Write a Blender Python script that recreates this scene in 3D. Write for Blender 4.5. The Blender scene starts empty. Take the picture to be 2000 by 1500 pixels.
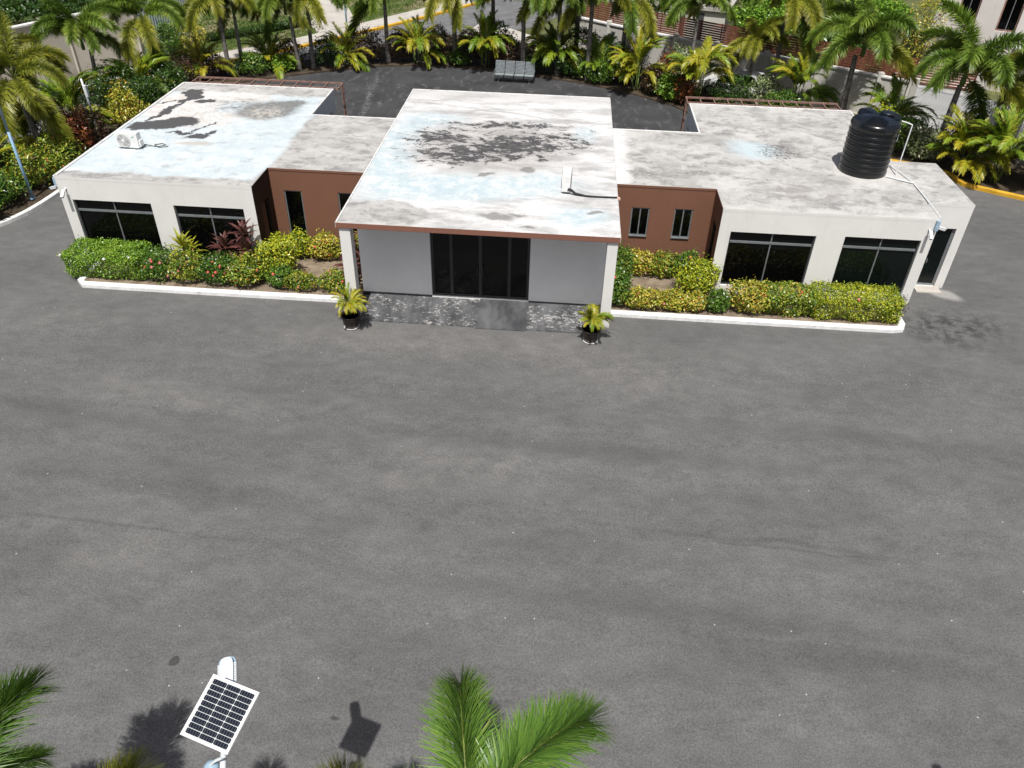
import bpy, math, random
import numpy as np
from mathutils import Vector, Matrix
R = math.radians
sc = bpy.context.scene
COL = sc.collection

# ------------------------------------------------------------------ camera
cam_d = bpy.data.cameras.new('camera'); cam = bpy.data.objects.new('camera', cam_d); COL.objects.link(cam)
cam_d.sensor_fit = 'HORIZONTAL'; cam_d.sensor_width = 36.0; cam_d.lens = 27.438
cam_d.clip_start = 0.1; cam_d.clip_end = 2000
PITCH, YAW, ROLL = 0.64921, -0.05972, 0.02706
_f = Vector((math.sin(YAW)*math.cos(PITCH), math.cos(YAW)*math.cos(PITCH), -math.sin(PITCH)))
_r = Vector((math.cos(YAW), -math.sin(YAW), 0)); _u = _r.cross(_f)
_r2 = _r*math.cos(ROLL) + _u*math.sin(ROLL); _u2 = _u*math.cos(ROLL) - _r*math.sin(ROLL)
cm = Matrix((_r2, _u2, -_f)).transposed().to_4x4(); cm.translation = (6.964, -21.923, 14.348)
cam.matrix_world = cm
sc.camera = cam
sc.render.resolution_x = 1024; sc.render.resolution_y = 768

# ------------------------------------------------------------------ light
SUN = Vector((-0.003, -0.51, 1.0)).normalized()          # towards the sun
world = bpy.data.worlds.new('World'); sc.world = world; world.use_nodes = True
wn = world.node_tree.nodes; wl = world.node_tree.links
for n in list(wn): wn.remove(n)
sky = wn.new('ShaderNodeTexSky'); sky.sky_type = 'NISHITA'; sky.sun_disc = False
sky.sun_elevation = math.asin(SUN.z); sky.sun_rotation = math.pi; sky.air_density = 0.8; sky.dust_density = 4.0; sky.ozone_density = 0.5
bg = wn.new('ShaderNodeBackground'); bg.inputs[1].default_value = 0.078
wo = wn.new('ShaderNodeOutputWorld'); wl.new(sky.outputs[0], bg.inputs[0]); wl.new(bg.outputs[0], wo.inputs[0])
sd = bpy.data.lights.new('sun', 'SUN'); sd.energy = 4.8; sd.angle = R(0.53); sd.color = (1.0, 0.978, 0.942)
sun = bpy.data.objects.new('sun', sd); COL.objects.link(sun); sun.location = (0, -20, 40)
sun.rotation_euler = SUN.to_track_quat('Z', 'Y').to_euler()
vs = sc.view_settings; vs.view_transform = 'Standard'; vs.look = 'None'; vs.exposure = 0.0; vs.gamma = 1.0
vs.use_curve_mapping = False
sc.cycles.max_bounces = 6; sc.cycles.diffuse_bounces = 3; sc.cycles.glossy_bounces = 3; sc.cycles.transmission_bounces = 3

# ------------------------------------------------------------------ helpers: meshes
class MB:
    def __init__(s): s.v = []; s.f = []; s.m = []
    def face(s, pts, m=0):
        i = len(s.v); s.v += [tuple(p) for p in pts]; s.f.append(tuple(range(i, i+len(pts)))); s.m.append(m); return s
    def box(s, x0, y0, z0, x1, y1, z1, m=0, top=None):
        i = len(s.v)
        s.v += [(x0,y0,z0),(x1,y0,z0),(x1,y1,z0),(x0,y1,z0),(x0,y0,z1),(x1,y0,z1),(x1,y1,z1),(x0,y1,z1)]
        fs = [(3,2,1,0),(4,5,6,7),(0,1,5,4),(1,2,6,5),(2,3,7,6),(3,0,4,7)]
        for k, q in enumerate(fs):
            s.f.append(tuple(i+a for a in q)); s.m.append(top if (k == 1 and top is not None) else m)
        return s
    def obox(s, c, ax, ay, az, m=0):
        c, ax, ay, az = Vector(c), Vector(ax), Vector(ay), Vector(az); i = len(s.v)
        for sx, sy, sz in ((-1,-1,-1),(1,-1,-1),(1,1,-1),(-1,1,-1),(-1,-1,1),(1,-1,1),(1,1,1),(-1,1,1)):
            s.v.append(tuple(c + ax*sx + ay*sy + az*sz))
        for q in [(3,2,1,0),(4,5,6,7),(0,1,5,4),(1,2,6,5),(2,3,7,6),(3,0,4,7)]:
            s.f.append(tuple(i+a for a in q)); s.m.append(m)
        return s
    def tube(s, pts, r, seg=8, m=0, cap=True):
        pts = [Vector(p) for p in pts]; n = len(pts); rs = r if isinstance(r, (list, tuple)) else [r]*n
        i0 = len(s.v); ref = None
        for k, p in enumerate(pts):
            t = (pts[min(k+1, n-1)] - pts[max(k-1, 0)]).normalized()
            if ref is None: ref = t.orthogonal().normalized()
            else: ref = (ref - t*ref.dot(t)).normalized()
            b = t.cross(ref)
            for a in range(seg):
                an = 2*math.pi*a/seg; s.v.append(tuple(p + (ref*math.cos(an) + b*math.sin(an))*rs[k]))
        for k in range(n-1):
            for a in range(seg):
                b2 = (a+1) % seg; s.f.append((i0+k*seg+a, i0+k*seg+b2, i0+(k+1)*seg+b2, i0+(k+1)*seg+a)); s.m.append(m)
        if cap:
            s.f.append(tuple(i0+a for a in reversed(range(seg)))); s.m.append(m)
            s.f.append(tuple(i0+(n-1)*seg+a for a in range(seg))); s.m.append(m)
        return s
    def lathe(s, prof, seg=24, c=(0,0,0), m=0):
        i0 = len(s.v)
        for r, z in prof:
            for a in range(seg):
                an = 2*math.pi*a/seg; s.v.append((c[0]+r*math.cos(an), c[1]+r*math.sin(an), c[2]+z))
        for k in range(len(prof)-1):
            for a in range(seg):
                b = (a+1) % seg; s.f.append((i0+k*seg+a, i0+k*seg+b, i0+(k+1)*seg+b, i0+(k+1)*seg+a)); s.m.append(m)
        s.f.append(tuple(i0+a for a in reversed(range(seg)))); s.m.append(m)
        s.f.append(tuple(i0+(len(prof)-1)*seg+a for a in range(seg))); s.m.append(m)
        return s
    def prism(s, poly, z0, z1, m=0, top=None):
        n = len(poly); i = len(s.v)
        s.v += [(x, y, z0) for x, y in poly] + [(x, y, z1) for x, y in poly]
        s.f.append(tuple(i+k for k in reversed(range(n)))); s.m.append(m)
        s.f.append(tuple(i+n+k for k in range(n))); s.m.append(m if top is None else top)
        for k in range(n):
            j = (k+1) % n; s.f.append((i+k, i+j, i+n+j, i+n+k)); s.m.append(m)
        return s
    def mesh(s, name, mats, smooth=False):
        me = bpy.data.meshes.new(name); me.from_pydata(s.v, [], s.f)
        for m in (mats if isinstance(mats, (list, tuple)) else [mats]): me.materials.append(m)
        me.polygons.foreach_set('material_index', s.m)
        if smooth: me.polygons.foreach_set('use_smooth', [True]*len(s.f))
        me.update(); return me
    def build(s, name, mats, parent=None, loc=(0,0,0), smooth=False, bevel=0):
        o = put(name, s.mesh(name, mats, smooth), parent, loc)
        if bevel:
            b = o.modifiers.new('bevel', 'BEVEL'); b.width = bevel; b.segments = 2; b.limit_method = 'ANGLE'
        return o
def put(name, me, parent=None, loc=(0,0,0), rot=(0,0,0), scale=(1,1,1)):
    o = bpy.data.objects.new(name, me); COL.objects.link(o); o.parent = parent
    o.location = loc; o.rotation_euler = rot; o.scale = scale; return o
def thing(name, label, cat, loc=(0,0,0), rz=0, group=None):
    o = bpy.data.objects.new(name, None); COL.objects.link(o); o.empty_display_size = 0.2
    o.location = loc; o.rotation_euler = (0, 0, rz); return tag(o, label, cat, group)
def tag(o, label, cat, group=None):
    o['label'] = label; o['category'] = cat
    if group: o['group'] = group
    return o
def struct(o): o['kind'] = 'structure'; return o
def np_mesh(name, V, F, tint, mats, midx=None):
    me = bpy.data.meshes.new(name); k = F.shape[1]
    me.vertices.add(len(V)); me.vertices.foreach_set('co', np.asarray(V, np.float32).ravel())
    me.loops.add(F.size); me.loops.foreach_set('vertex_index', F.astype(np.int32).ravel())
    me.polygons.add(len(F)); me.polygons.foreach_set('loop_start', np.arange(0, F.size, k, dtype=np.int32))
    for m in (mats if isinstance(mats, (list, tuple)) else [mats]): me.materials.append(m)
    if midx is not None: me.polygons.foreach_set('material_index', midx.astype(np.int32))
    a = me.attributes.new('tint', 'FLOAT', 'POINT'); a.data.foreach_set('value', np.asarray(tint, np.float32))
    me.update(calc_edges=True); return me

# ------------------------------------------------------------------ helpers: materials
class NT:
    def __init__(s, name):
        s.mat = bpy.data.materials.new(name); s.mat.use_nodes = True; s.t = s.mat.node_tree
        s.t.nodes.clear(); s.out = s.t.nodes.new('ShaderNodeOutputMaterial')
        s.b = s.t.nodes.new('ShaderNodeBsdfPrincipled'); s.t.links.new(s.b.outputs[0], s.out.inputs[0])
        s.geo = None
    def n(s, ty, **kw):
        nd = s.t.nodes.new(ty)
        for k, v in kw.items(): setattr(nd, k, v)
        return nd
    def l(s, a, b): s.t.links.new(a, b)
    def set(s, sock, v):
        if hasattr(v, 'is_output') or isinstance(v, bpy.types.NodeSocket): s.l(v, sock)
        elif isinstance(v, (tuple, list)) and len(v) == 3 and sock.type == 'RGBA': sock.default_value = (*v, 1)
        else: sock.default_value = v
    def pos(s):
        if s.geo is None: s.geo = s.n('ShaderNodeNewGeometry')
        return s.geo.outputs['Position']
    def obj(s): return s.n('ShaderNodeTexCoord').outputs['Object']
    def map(s, v, loc=(0,0,0), rot=(0,0,0), scale=(1,1,1), ty='POINT'):
        m = s.n('ShaderNodeMapping', vector_type=ty); s.l(v, m.inputs[0])
        m.inputs[1].default_value = loc; m.inputs[2].default_value = rot; m.inputs[3].default_value = scale; return m.outputs[0]
    def noise(s, v, scale, detail=4, rough=.55, col=False, dist=0):
        n = s.n('ShaderNodeTexNoise'); s.l(v, n.inputs['Vector']); n.inputs['Scale'].default_value = scale
        n.inputs['Detail'].default_value = detail; n.inputs['Roughness'].default_value = rough
        n.inputs['Distortion'].default_value = dist
        return n.outputs['Color' if col else 'Fac']
    def math(s, op, a, b=0.0, c=0.0, clamp=False):
        m = s.n('ShaderNodeMath', operation=op, use_clamp=clamp)
        for k, x in enumerate((a, b, c)): s.set(m.inputs[k], x)
        return m.outputs[0]
    def vmath(s, op, a, b):
        m = s.n('ShaderNodeVectorMath', operation=op)
        for k, x in enumerate((a, b)): s.set(m.inputs[k], x)
        return m.outputs['Value' if op in ('LENGTH', 'DISTANCE') else 'Vector']
    def rng(s, v, a, b, c=0.0, d=1.0, smooth=True):
        m = s.n('ShaderNodeMapRange', interpolation_type='SMOOTHSTEP' if smooth else 'LINEAR')
        s.set(m.inputs[0], v)
        for k, x in enumerate((a, b, c, d)): m.inputs[k+1].default_value = x
        return m.outputs[0]
    def mix(s, f, a, b, bt='MIX'):
        m = s.n('ShaderNodeMix', data_type='RGBA', blend_type=bt)
        s.set(m.inputs[0], f); s.set(m.inputs[6], a); s.set(m.inputs[7], b); return m.outputs[2]
    def ramp(s, f, stops, interp='LINEAR'):
        r = s.n('ShaderNodeValToRGB'); r.color_ramp.interpolation = interp; e = r.color_ramp.elements
        while len(e) < len(stops): e.new(0.5)
        for k, (p, c) in enumerate(stops): e[k].position = p; e[k].color = (*c, 1)
        s.set(r.inputs[0], f); return r.outputs[0]
    def comb(s, v):
        m = s.n('ShaderNodeCombineColor')
        for k in range(3): s.l(v, m.inputs[k])
        return m.outputs[0]
    def bump(s, h, st=.3, d=.01):
        b = s.n('ShaderNodeBump'); b.inputs['Strength'].default_value = st; b.inputs['Distance'].default_value = d
        s.l(h, b.inputs['Height']); s.l(b.outputs[0], s.b.inputs['Normal'])
    def warp(s, v, sc_, amp, detail=3):
        nz = s.noise(v, sc_, detail, .6, col=True)
        d = s.vmath('SUBTRACT', nz, (.5, .5, .5)); d = s.vmath('MULTIPLY', d, (amp, amp, 0)); return s.vmath('ADD', v, d)
    def ell(s, v, cx, cy, rx, ry, rot=0, soft=.25):
        m = s.map(v, (cx, cy, 0), (0, 0, R(rot)), (rx, ry, 1e4), 'TEXTURE')
        return s.rng(s.vmath('LENGTH', m, (0, 0, 0)), 1-soft, 1+soft, 1.0, 0.0)
    def union(s, *ms):
        r = ms[0]
        for m in ms[1:]: r = s.math('MAXIMUM', r, m)
        return r
    def fin(s, col, rough=.8, spec=.3, metal=0.0):
        s.set(s.b.inputs['Base Color'], col); s.set(s.b.inputs['Roughness'], rough)
        s.b.inputs['Specular IOR Level'].default_value = spec; s.b.inputs['Metallic'].default_value = metal; return s.mat

def mat_plain(name, col, rough=.6, spec=.3, metal=0.0, var=.12, scale=6.0, grime=0.0):
    t = NT(name); p = t.obj(); n = t.noise(p, scale, 5, .6)
    c = t.mix(t.rng(n, .3, .7), tuple(x*(1-var) for x in col), tuple(min(1, x*(1+var)) for x in col))
    if grime:
        g = t.noise(t.map(p, scale=(1, 1, .25)), scale*.5, 6, .7)
        c = t.mix(t.math('MULTIPLY', t.rng(g, .52, .75), grime), c, tuple(x*.45 for x in col))
    t.bump(t.noise(p, scale*9, 3), .12, .004)
    return t.fin(c, rough, spec, metal)

def mat_wall(name, col, stain=(.30, .28, .24), amt=.35):
    t = NT(name); p = t.pos()
    n = t.noise(p, 1.1, 5, .6); n2 = t.noise(t.map(p, scale=(5, 5, .7)), 1.0, 5, .65); n3 = t.noise(p, 26, 4, .6)
    c = t.mix(t.rng(n, .3, .75), tuple(x*.93 for x in col), col)
    c = t.mix(t.math('MULTIPLY', t.rng(n2, .5, .8), amt), c, tuple(x*.72 for x in col))
    z = t.n('ShaderNodeSeparateXYZ'); t.l(p, z.inputs[0])
    low = t.rng(t.math('ADD', z.outputs[2], t.math('MULTIPLY', n2, .35)), .1, .55, 1, 0)
    c = t.mix(t.math('MULTIPLY', low, .35), c, stain)
    c = t.mix(t.math('MULTIPLY', t.rng(n3, .35, .65), .08), c, tuple(x*.7 for x in col))
    t.bump(t.noise(p, 30, 4, .7), .25, .008)
    return t.fin(c, .85, .25)

def mat_leaf(name, stops, rough=.42, trans=.22, objvar=.25, spec=.45):
    t = NT(name); a = t.n('ShaderNodeAttribute', attribute_name='tint')
    oi = t.n('ShaderNodeObjectInfo')
    f = t.math('ADD', a.outputs['Fac'], t.math('MULTIPLY', t.math('SUBTRACT', oi.outputs['Random'], .5), objvar))
    c = t.ramp(f, stops); t.fin(c, rough, spec)
    trans = trans*.55
    tr = t.n('ShaderNodeBsdfTranslucent'); t.l(t.mix(.5, c, (.25, .38, .03), 'MIX'), tr.inputs[0])
    mx = t.n('ShaderNodeMixShader'); mx.inputs[0].default_value = trans
    t.l(t.b.outputs[0], mx.inputs[1]); t.l(tr.outputs[0], mx.inputs[2]); t.l(mx.outputs[0], t.out.inputs[0])
    return t.mat

# --- asphalt of the front lot
def mat_asphalt():
    t = NT('asphalt'); p = t.pos(); w = t.warp(p, .35, 2.0, 2); w2 = t.warp(p, .5, .7, 2)
    big = t.noise(t.map(w, rot=(0,0,R(-4)), scale=(.6, 1.15, 1)), .34, 4, .6)
    mid = t.noise(t.map(w, rot=(0,0,R(-6)), scale=(.3, 1.6, 1)), .9, 3, .6)
    c = t.mix(t.rng(big, .25, .75), (.106, .105, .103), (.138, .136, .133))
    c = t.mix(t.math('MULTIPLY', t.rng(mid, .5, .75), .12), c, (.075, .075, .075))
    dust = t.union(t.ell(w, -3.2, -10.7, 1.6, .8, 35, .9), t.ell(w, 9.5, -2.0, 2.2, .8, -10, .9), t.ell(w, 4.5, -1.0, 6.5, .8, 0, .8),
                   t.ell(w, -9, -1.0, 2.2, .6, 10, .9), t.ell(w, 4.5, -6.8, 2.6, .9, 10, .95), t.ell(w, -4, -4.6, 3.4, .6, -8, .95))
    c = t.mix(t.math('MULTIPLY', dust, t.rng(t.noise(p, 1.4, 3), .3, .7, .1, .55)), c, (.182, .177, .168))
    md = t.noise(t.map(w2, scale=(.8, 1.5, 1)), 1.9, 5, .68)
    c = t.mix(1.0, c, t.comb(t.rng(md, .28, .72, .84, 1.16, False)), 'MULTIPLY')
    trk = t.union(t.ell(t.warp(p, 1.2, .25, 3), -3.4, -9.5, 3.4, .045, -3, .6), t.ell(t.warp(p, 1.0, .3, 3), -1.2, -8.5, 2.2, .05, -2, .6), t.ell(t.warp(p, 1.0, .3, 3), 13.2, -8.75, 2.6, .05, -3, .6), t.ell(w2, 12.4, -8.5, 3.2, .08, -2, .7), t.ell(w2, 9, -10.7, 4.5, .25, -3, .9), t.ell(w2, 14, -11.7, 2.6, .3, -5, .9), t.ell(w2, -2, -8.2, 4, .3, -6, .9),
                  t.ell(w2, 7, -5.6, 5.5, .3, -3, .9), t.ell(w2, 17, -4.6, 4, .35, -3, .9), t.ell(w2, -7.5, -5.4, 3, .3, -8, .9))
    c = t.mix(t.math('MULTIPLY', trk, .30), c, (.055, .055, .056))
    blot = t.math('MULTIPLY', t.ell(w, 20.5, 1.7, 1.5, 1.2, 20, .8), t.rng(t.noise(p, 2.6, 4, .7), .42, .6))
    c = t.mix(t.math('MULTIPLY', blot, .75), c, (.03, .03, .03))
    spot = t.union(t.ell(t.warp(p, 4, .05, 1), -.50, -12.95, .105, .115, 0, .12), t.ell(w2, 3.2, -13.9, .10, .05, 0, .5), t.ell(w2, 5.6, -13.2, .05, .1, 0, .5))
    c = t.mix(t.math('MULTIPLY', spot, .7), c, (.035, .034, .033))
    c = t.mix(t.math('MULTIPLY', t.ell(w2, 21.2, 3.95, .55, .3, -25, .4), .7), c, (.36, .35, .33))
    g1 = t.noise(p, 24, 2, .85); g2 = t.noise(p, 70, 1, .8)
    g = t.math('ADD', t.math('MULTIPLY', g1, .55), t.math('MULTIPLY', g2, .45))
    gr = t.rng(g, .38, .62, .68, 1.33, False); c = t.mix(1.0, c, t.comb(gr), 'MULTIPLY')
    v = t.n('ShaderNodeTexVoronoi'); t.l(p, v.inputs['Vector']); v.inputs['Scale'].default_value = 3.0
    rndv = t.n('ShaderNodeSeparateColor'); t.l(v.outputs['Color'], rndv.inputs[0])
    sp = t.math('MULTIPLY', t.math('LESS_THAN', v.outputs['Distance'], .05), t.math('GREATER_THAN', rndv.outputs[0], .78))
    c = t.mix(t.math('MULTIPLY', sp, .8), c, (.55, .54, .5))
    t.bump(g2, .4, .012)
    return t.fin(c, .88, .2)

def mat_rear():
    t = NT('sealed_asphalt'); p = t.pos(); w = t.warp(p, .5, 1.6)
    big = t.noise(w, .45, 6, .65); st = t.noise(t.map(w, rot=(0,0,R(14)), scale=(2.2, .6, 1)), 1.2, 6, .7)
    c = t.mix(t.rng(big, .3, .7), (.036, .036, .038), (.062, .062, .064))
    c = t.mix(t.math('MULTIPLY', t.rng(st, .52, .76), .75), c, (.19, .185, .19))
    ln = t.ell(t.warp(p, .8, .6), -4.4, 22.4, .14, 6.5, 6, .8)
    c = t.mix(t.math('MULTIPLY', ln, t.rng(t.noise(p, 4, 5, .7), .42, .62, 0, .4)), c, (.30, .30, .30))
    g = t.noise(p, 16, 4, .75); c = t.mix(t.rng(g, .3, .7), t.mix(1.0, c, (.7, .7, .7), 'MULTIPLY'), t.mix(1.0, c, (1.3, 1.3, 1.3), 'MULTIPLY'))
    t.bump(g, .4, .01); return t.fin(c, .8, .3)

CEM = (.44, .43, .41); CEMD = (.21, .205, .20); WHT = (.66, .655, .645); BLU = (.48, .55, .575); BLK = (.038, .038, .044)
def roof_cement(t, w, p):
    n1 = t.noise(t.map(w, scale=(.8, 1.4, 1)), .62, 8, .68); n2 = t.noise(t.map(w, rot=(0,0,R(10)), scale=(.85, 1.3, 1)), 1.7, 9, .74)
    c = t.mix(t.rng(n1, .28, .62), tuple(x*.78 for x in CEM), tuple(min(1, x*1.15) for x in CEM))
    c = t.mix(t.math('MULTIPLY', t.rng(n2, .45, .66), .85), c, CEMD)
    n3 = t.noise(p, 7, 5, .75); c = t.mix(t.math('MULTIPLY', t.rng(n3, .53, .72), .5), c, CEMD)
    return c, n1, n2, n3
def roof_fin(t, c, p):
    g = t.noise(p, 24, 4, .75); c = t.mix(t.rng(g, .3, .7), t.mix(1.0, c, (.90, .90, .90), 'MULTIPLY'), t.mix(1.0, c, (1.06, 1.06, 1.06), 'MULTIPLY'))
    t.bump(g, .3, .01); return t.fin(c, .8, .25)
def mat_roof_left():
    t = NT('roof_left_coating'); p = t.pos(); w = t.warp(p, .9, .9, 5); wf = t.warp(w, 3.2, .35, 6)
    c, n1, n2, n3 = roof_cement(t, w, p)
    bl = t.mix(t.rng(t.noise(w, 1.6, 8, .7), .36, .66), BLU, (.60, .645, .66))
    bl = t.mix(t.math('MULTIPLY', t.rng(n2, .58, .74), .45), bl, (.34, .37, .38))
    sx = t.n('ShaderNodeSeparateXYZ'); t.l(wf, sx.inputs[0])
    inl = t.math('MULTIPLY', t.rng(sx.outputs[0], -3.85, -3.55, 1, 0), t.math('MULTIPLY', t.rng(sx.outputs[1], 3.35, 3.6), t.rng(sx.outputs[1], 12.6, 13.0, 1, 0)))
    c = t.mix(inl, c, bl)
    c = t.mix(t.math('MULTIPLY', t.rng(t.noise(t.map(w, scale=(.8, 1.3, 1)), 1.3, 8, .75), .52, .68), .45), c, (.27, .275, .275))
    wh = t.union(t.ell(wf, -9.3, 10.9, 1.5, 2.3, 0, .3), t.ell(wf, -8.0, 9.3, 1.5, 1.0, 20, .4), t.ell(wf, -7.6, 12.3, 1.6, .7, 0, .4))
    c = t.mix(wh, c, t.mix(t.rng(n2, .45, .62), (.64, .63, .615), (.56, .525, .48)))
    gs = t.math('MULTIPLY', t.ell(wf, -8.2, 9.6, 1.5, 2.2, -18, .7), t.rng(n3, .48, .66)); c = t.mix(t.math('MULTIPLY', gs, .55), c, (.20, .19, .18))
    wb = t.warp(t.warp(p, .9, .7, 3), 4.0, .5, 6); blt = t.union(t.ell(wb, -5.75, 10.75, 1.25, 1.15, 35, .25), t.ell(wb, -5.1, 11.7, .8, .6, 35, .3)); core = t.ell(wb, -5.75, 10.45, .75, .8, 35, .7)
    c = t.mix(t.math('MULTIPLY', blt, t.rng(n3, .40, .72, .95, .7)), c, (.15, .15, .142))
    c = t.mix(t.math('MULTIPLY', core, t.rng(t.noise(p, 5, 7, .8), .44, .56)), c, (.46, .43, .39))
    c = t.mix(t.math('MULTIPLY', t.ell(wf, -7.3, 11.3, .9, .8, 0, .7), t.rng(t.noise(t.map(p, scale=(.7, 1.6, 1)), 3.5, 8, .8), .46, .58)), c, (.17, .17, .17))
    wk = t.warp(t.warp(p, .9, .8, 3), 4.5, .55, 6)
    bk = t.union(t.ell(wk, -9.55, 8.35, 1.15, .62, 18, .12), t.ell(wk, -8.75, 8.9, .75, .62, 10, .12), t.ell(wk, -9.85, 10.2, .16, 1.5, -12, .12), t.ell(wk, -9.6, 11.8, .22, .6, -20, .12),
                 t.ell(wk, -9.75, 12.65, .48, .5, 0, .12), t.ell(wk, -9.3, 12.2, .25, .35, 30, .12), t.ell(wk, -8.75, 11.55, .38, .3, 0, .12), t.ell(wk, -7.45, 7.4, .5, .3, 15, .12),
                 t.ell(wk, -7.55, 8.35, .07, .75, -24, .15), t.ell(wk, -7.05, 7.75, .12, .3, -20, .15), t.ell(wk, -10.3, 11.3, .45, .07, 40, .2), t.ell(wk, -8.3, 7.7, .5, .12, 0, .2))
    c = t.mix(t.math('MULTIPLY', bk, t.rng(n3, .68, .74, .95, .5)), c, (.058, .056, .058))
    c = t.mix(t.math('MULTIPLY', t.ell(wf, -7.25, 6.55, .65, .2, 4, .4), .8), c, (.45, .41, .35))
    return roof_fin(t, c, p)
def mat_roof_mid():
    t = NT('roof_centre_coating'); p = t.pos(); w = t.warp(p, .8, .9, 5); wf = t.warp(w, 3.0, .4, 6)
    n1 = t.noise(t.map(w, rot=(0,0,R(-6)), scale=(.55, 1.7, 1)), .9, 8, .68); n3 = t.noise(t.map(p, scale=(.75, 1.4, 1)), 4.6, 6, .75)
    c = t.mix(t.rng(n1, .32, .60), (.37, .365, .355), WHT)
    c = t.mix(t.math('MULTIPLY', t.rng(n3, .56, .72), .5), c, (.30, .30, .30))
    bl = t.mix(t.rng(t.noise(w, 1.9, 8, .75), .42, .62), (.45, .535, .565), (.62, .65, .655))
    bl = t.mix(t.math('MULTIPLY', t.rng(n3, .56, .70), .5), bl, (.26, .30, .32))
    blm = t.union(t.ell(wf, .75, 6.0, .85, 4.3, 2, .4), t.ell(wf, 3.6, 3.25, 3.8, 1.15, 8, .4), t.ell(wf, 7.6, 1.35, 1.0, .7, 0, .5), t.ell(wf, 1.6, 9.7, 1.2, .9, 0, .6), t.ell(wf, 7.75, 8.9, .5, .8, 0, .6), t.ell(wf, 6.2, 4.1, 1.0, .6, 0, .5))
    c = t.mix(blm, c, bl)
    be = t.ell(wf, 4.3, 7.2, 3.0, 2.7, 0, .35)
    c = t.mix(be, c, t.mix(t.rng(n1, .35, .6), (.36, .345, .33), (.52, .50, .48)))
    n4 = t.noise(t.map(w, scale=(.8, 1.2, 1)), 2.3, 10, .80)
    dk1 = t.math('MULTIPLY', t.union(t.ell(w, 2.2, 7.9, 1.3, .95, 0, .9), t.ell(w, 5.0, 7.2, 3.0, 1.35, 28, .8), t.ell(w, 3.0, 6.2, 1.9, 1.0, 0, .9), t.ell(w, 4.6, 9.6, 2.5, .4, 4, .9)), 1.0)
    c = t.mix(t.math('MULTIPLY', dk1, t.rng(t.noise(p, 3.2, 7, .78), .40, .62, .05, .55)), c, (.22, .215, .21))
    dkm = t.rng(t.math('ADD', n4, t.math('MULTIPLY', dk1, .165)), .60, .645)
    c = t.mix(t.math('MULTIPLY', dkm, t.math('MULTIPLY', t.rng(dk1, .03, .3), .93)), c, t.mix(t.rng(n3, .45, .6), BLK, (.085, .082, .075)))
    sm = t.math('MULTIPLY', t.union(t.ell(wf, 4.95, .95, .6, .22, -18, .4), t.ell(wf, 5.6, 1.15, .3, .1, 0, .4), t.ell(wf, 6.1, .35, .2, .08, 0, .4), t.ell(wf, 5.7, 4.95, .25, .35, 0, .3), t.ell(wf, 4.2, 4.45, .4, .14, 20, .3), t.ell(wf, 8.1, 1.7, .3, .1, 0, .4)), .75)
    c = t.mix(sm, c, (.17, .165, .155))
    fr = t.ell(wf, 1.1, .7, 1.75, 1.05, 0, .12)
    fc, a1, a2, a3 = roof_cement(t, w, p); c = t.mix(fr, c, fc)
    cr = t.ell(t.warp(p, .7, 1.0), 4.1, 11.2, 3.4, .06, -14, .7); c = t.mix(t.math('MULTIPLY', cr, .6), c, (.26, .25, .24))
    sy = t.n('ShaderNodeSeparateXYZ'); t.l(w, sy.inputs[0]); bk = t.rng(sy.outputs[1], 12.2, 13.2)
    c = t.mix(t.math('MULTIPLY', bk, .5), c, (.47, .46, .44))
    return roof_fin(t, c, p)
def mat_roof_right():
    t = NT('roof_right_cement'); p = t.pos(); w = t.warp(p, .8, 1.2, 5); wf = t.warp(w, 3.0, .4, 6)
    c, n1, n2, n3 = roof_cement(t, w, p)
    c = t.mix(t.math('MULTIPLY', t.rng(t.noise(w, .95, 7, .7), .50, .64), .6), c, (.58, .57, .545))
    c = t.mix(t.math('MULTIPLY', t.ell(wf, 14.35, 8.8, .85, .95, 10, .5), .85), c, (.50, .59, .62))
    c = t.mix(t.math('MULTIPLY', t.ell(wf, 15.35, 8.7, .8, .85, 0, .5), t.rng(n3, .46, .56, 0, .8)), c, (.10, .10, .10))
    c = t.mix(t.math('MULTIPLY', t.union(t.ell(wf, 10.0, 5.75, .8, .45, 8, .5), t.ell(wf, 11.9, 6.0, .9, .28, 14, .6)), t.rng(n3, .36, .56, .1, .85)), c, (.22, .21, .195))
    c = t.mix(t.math('MULTIPLY', t.ell(wf, 15.8, 4.9, 1.7, .9, 10, .6), t.rng(n2, .40, .56, 0, .8)), c, (.30, .285, .27))
    c = t.mix(t.math('MULTIPLY', t.ell(wf, 18.3, 7.0, 1.25, 1.15, 0, .2), .5), c, (.62, .60, .57))
    sx = t.n('ShaderNodeSeparateXYZ'); t.l(wf, sx.inputs[0])
    c = t.mix(t.math('MULTIPLY', t.rng(sx.outputs[0], 9.2, 9.6, 1, 0), .9), c, t.mix(t.rng(n3, .5, .7), (.66, .655, .645), (.5, .5, .49)))
    c = t.mix(t.math('MULTIPLY', t.rng(sx.outputs[1], 3.2, 3.7, 1, 0), .6), c, (.58, .57, .55))
    return roof_fin(t, c, p)

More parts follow.
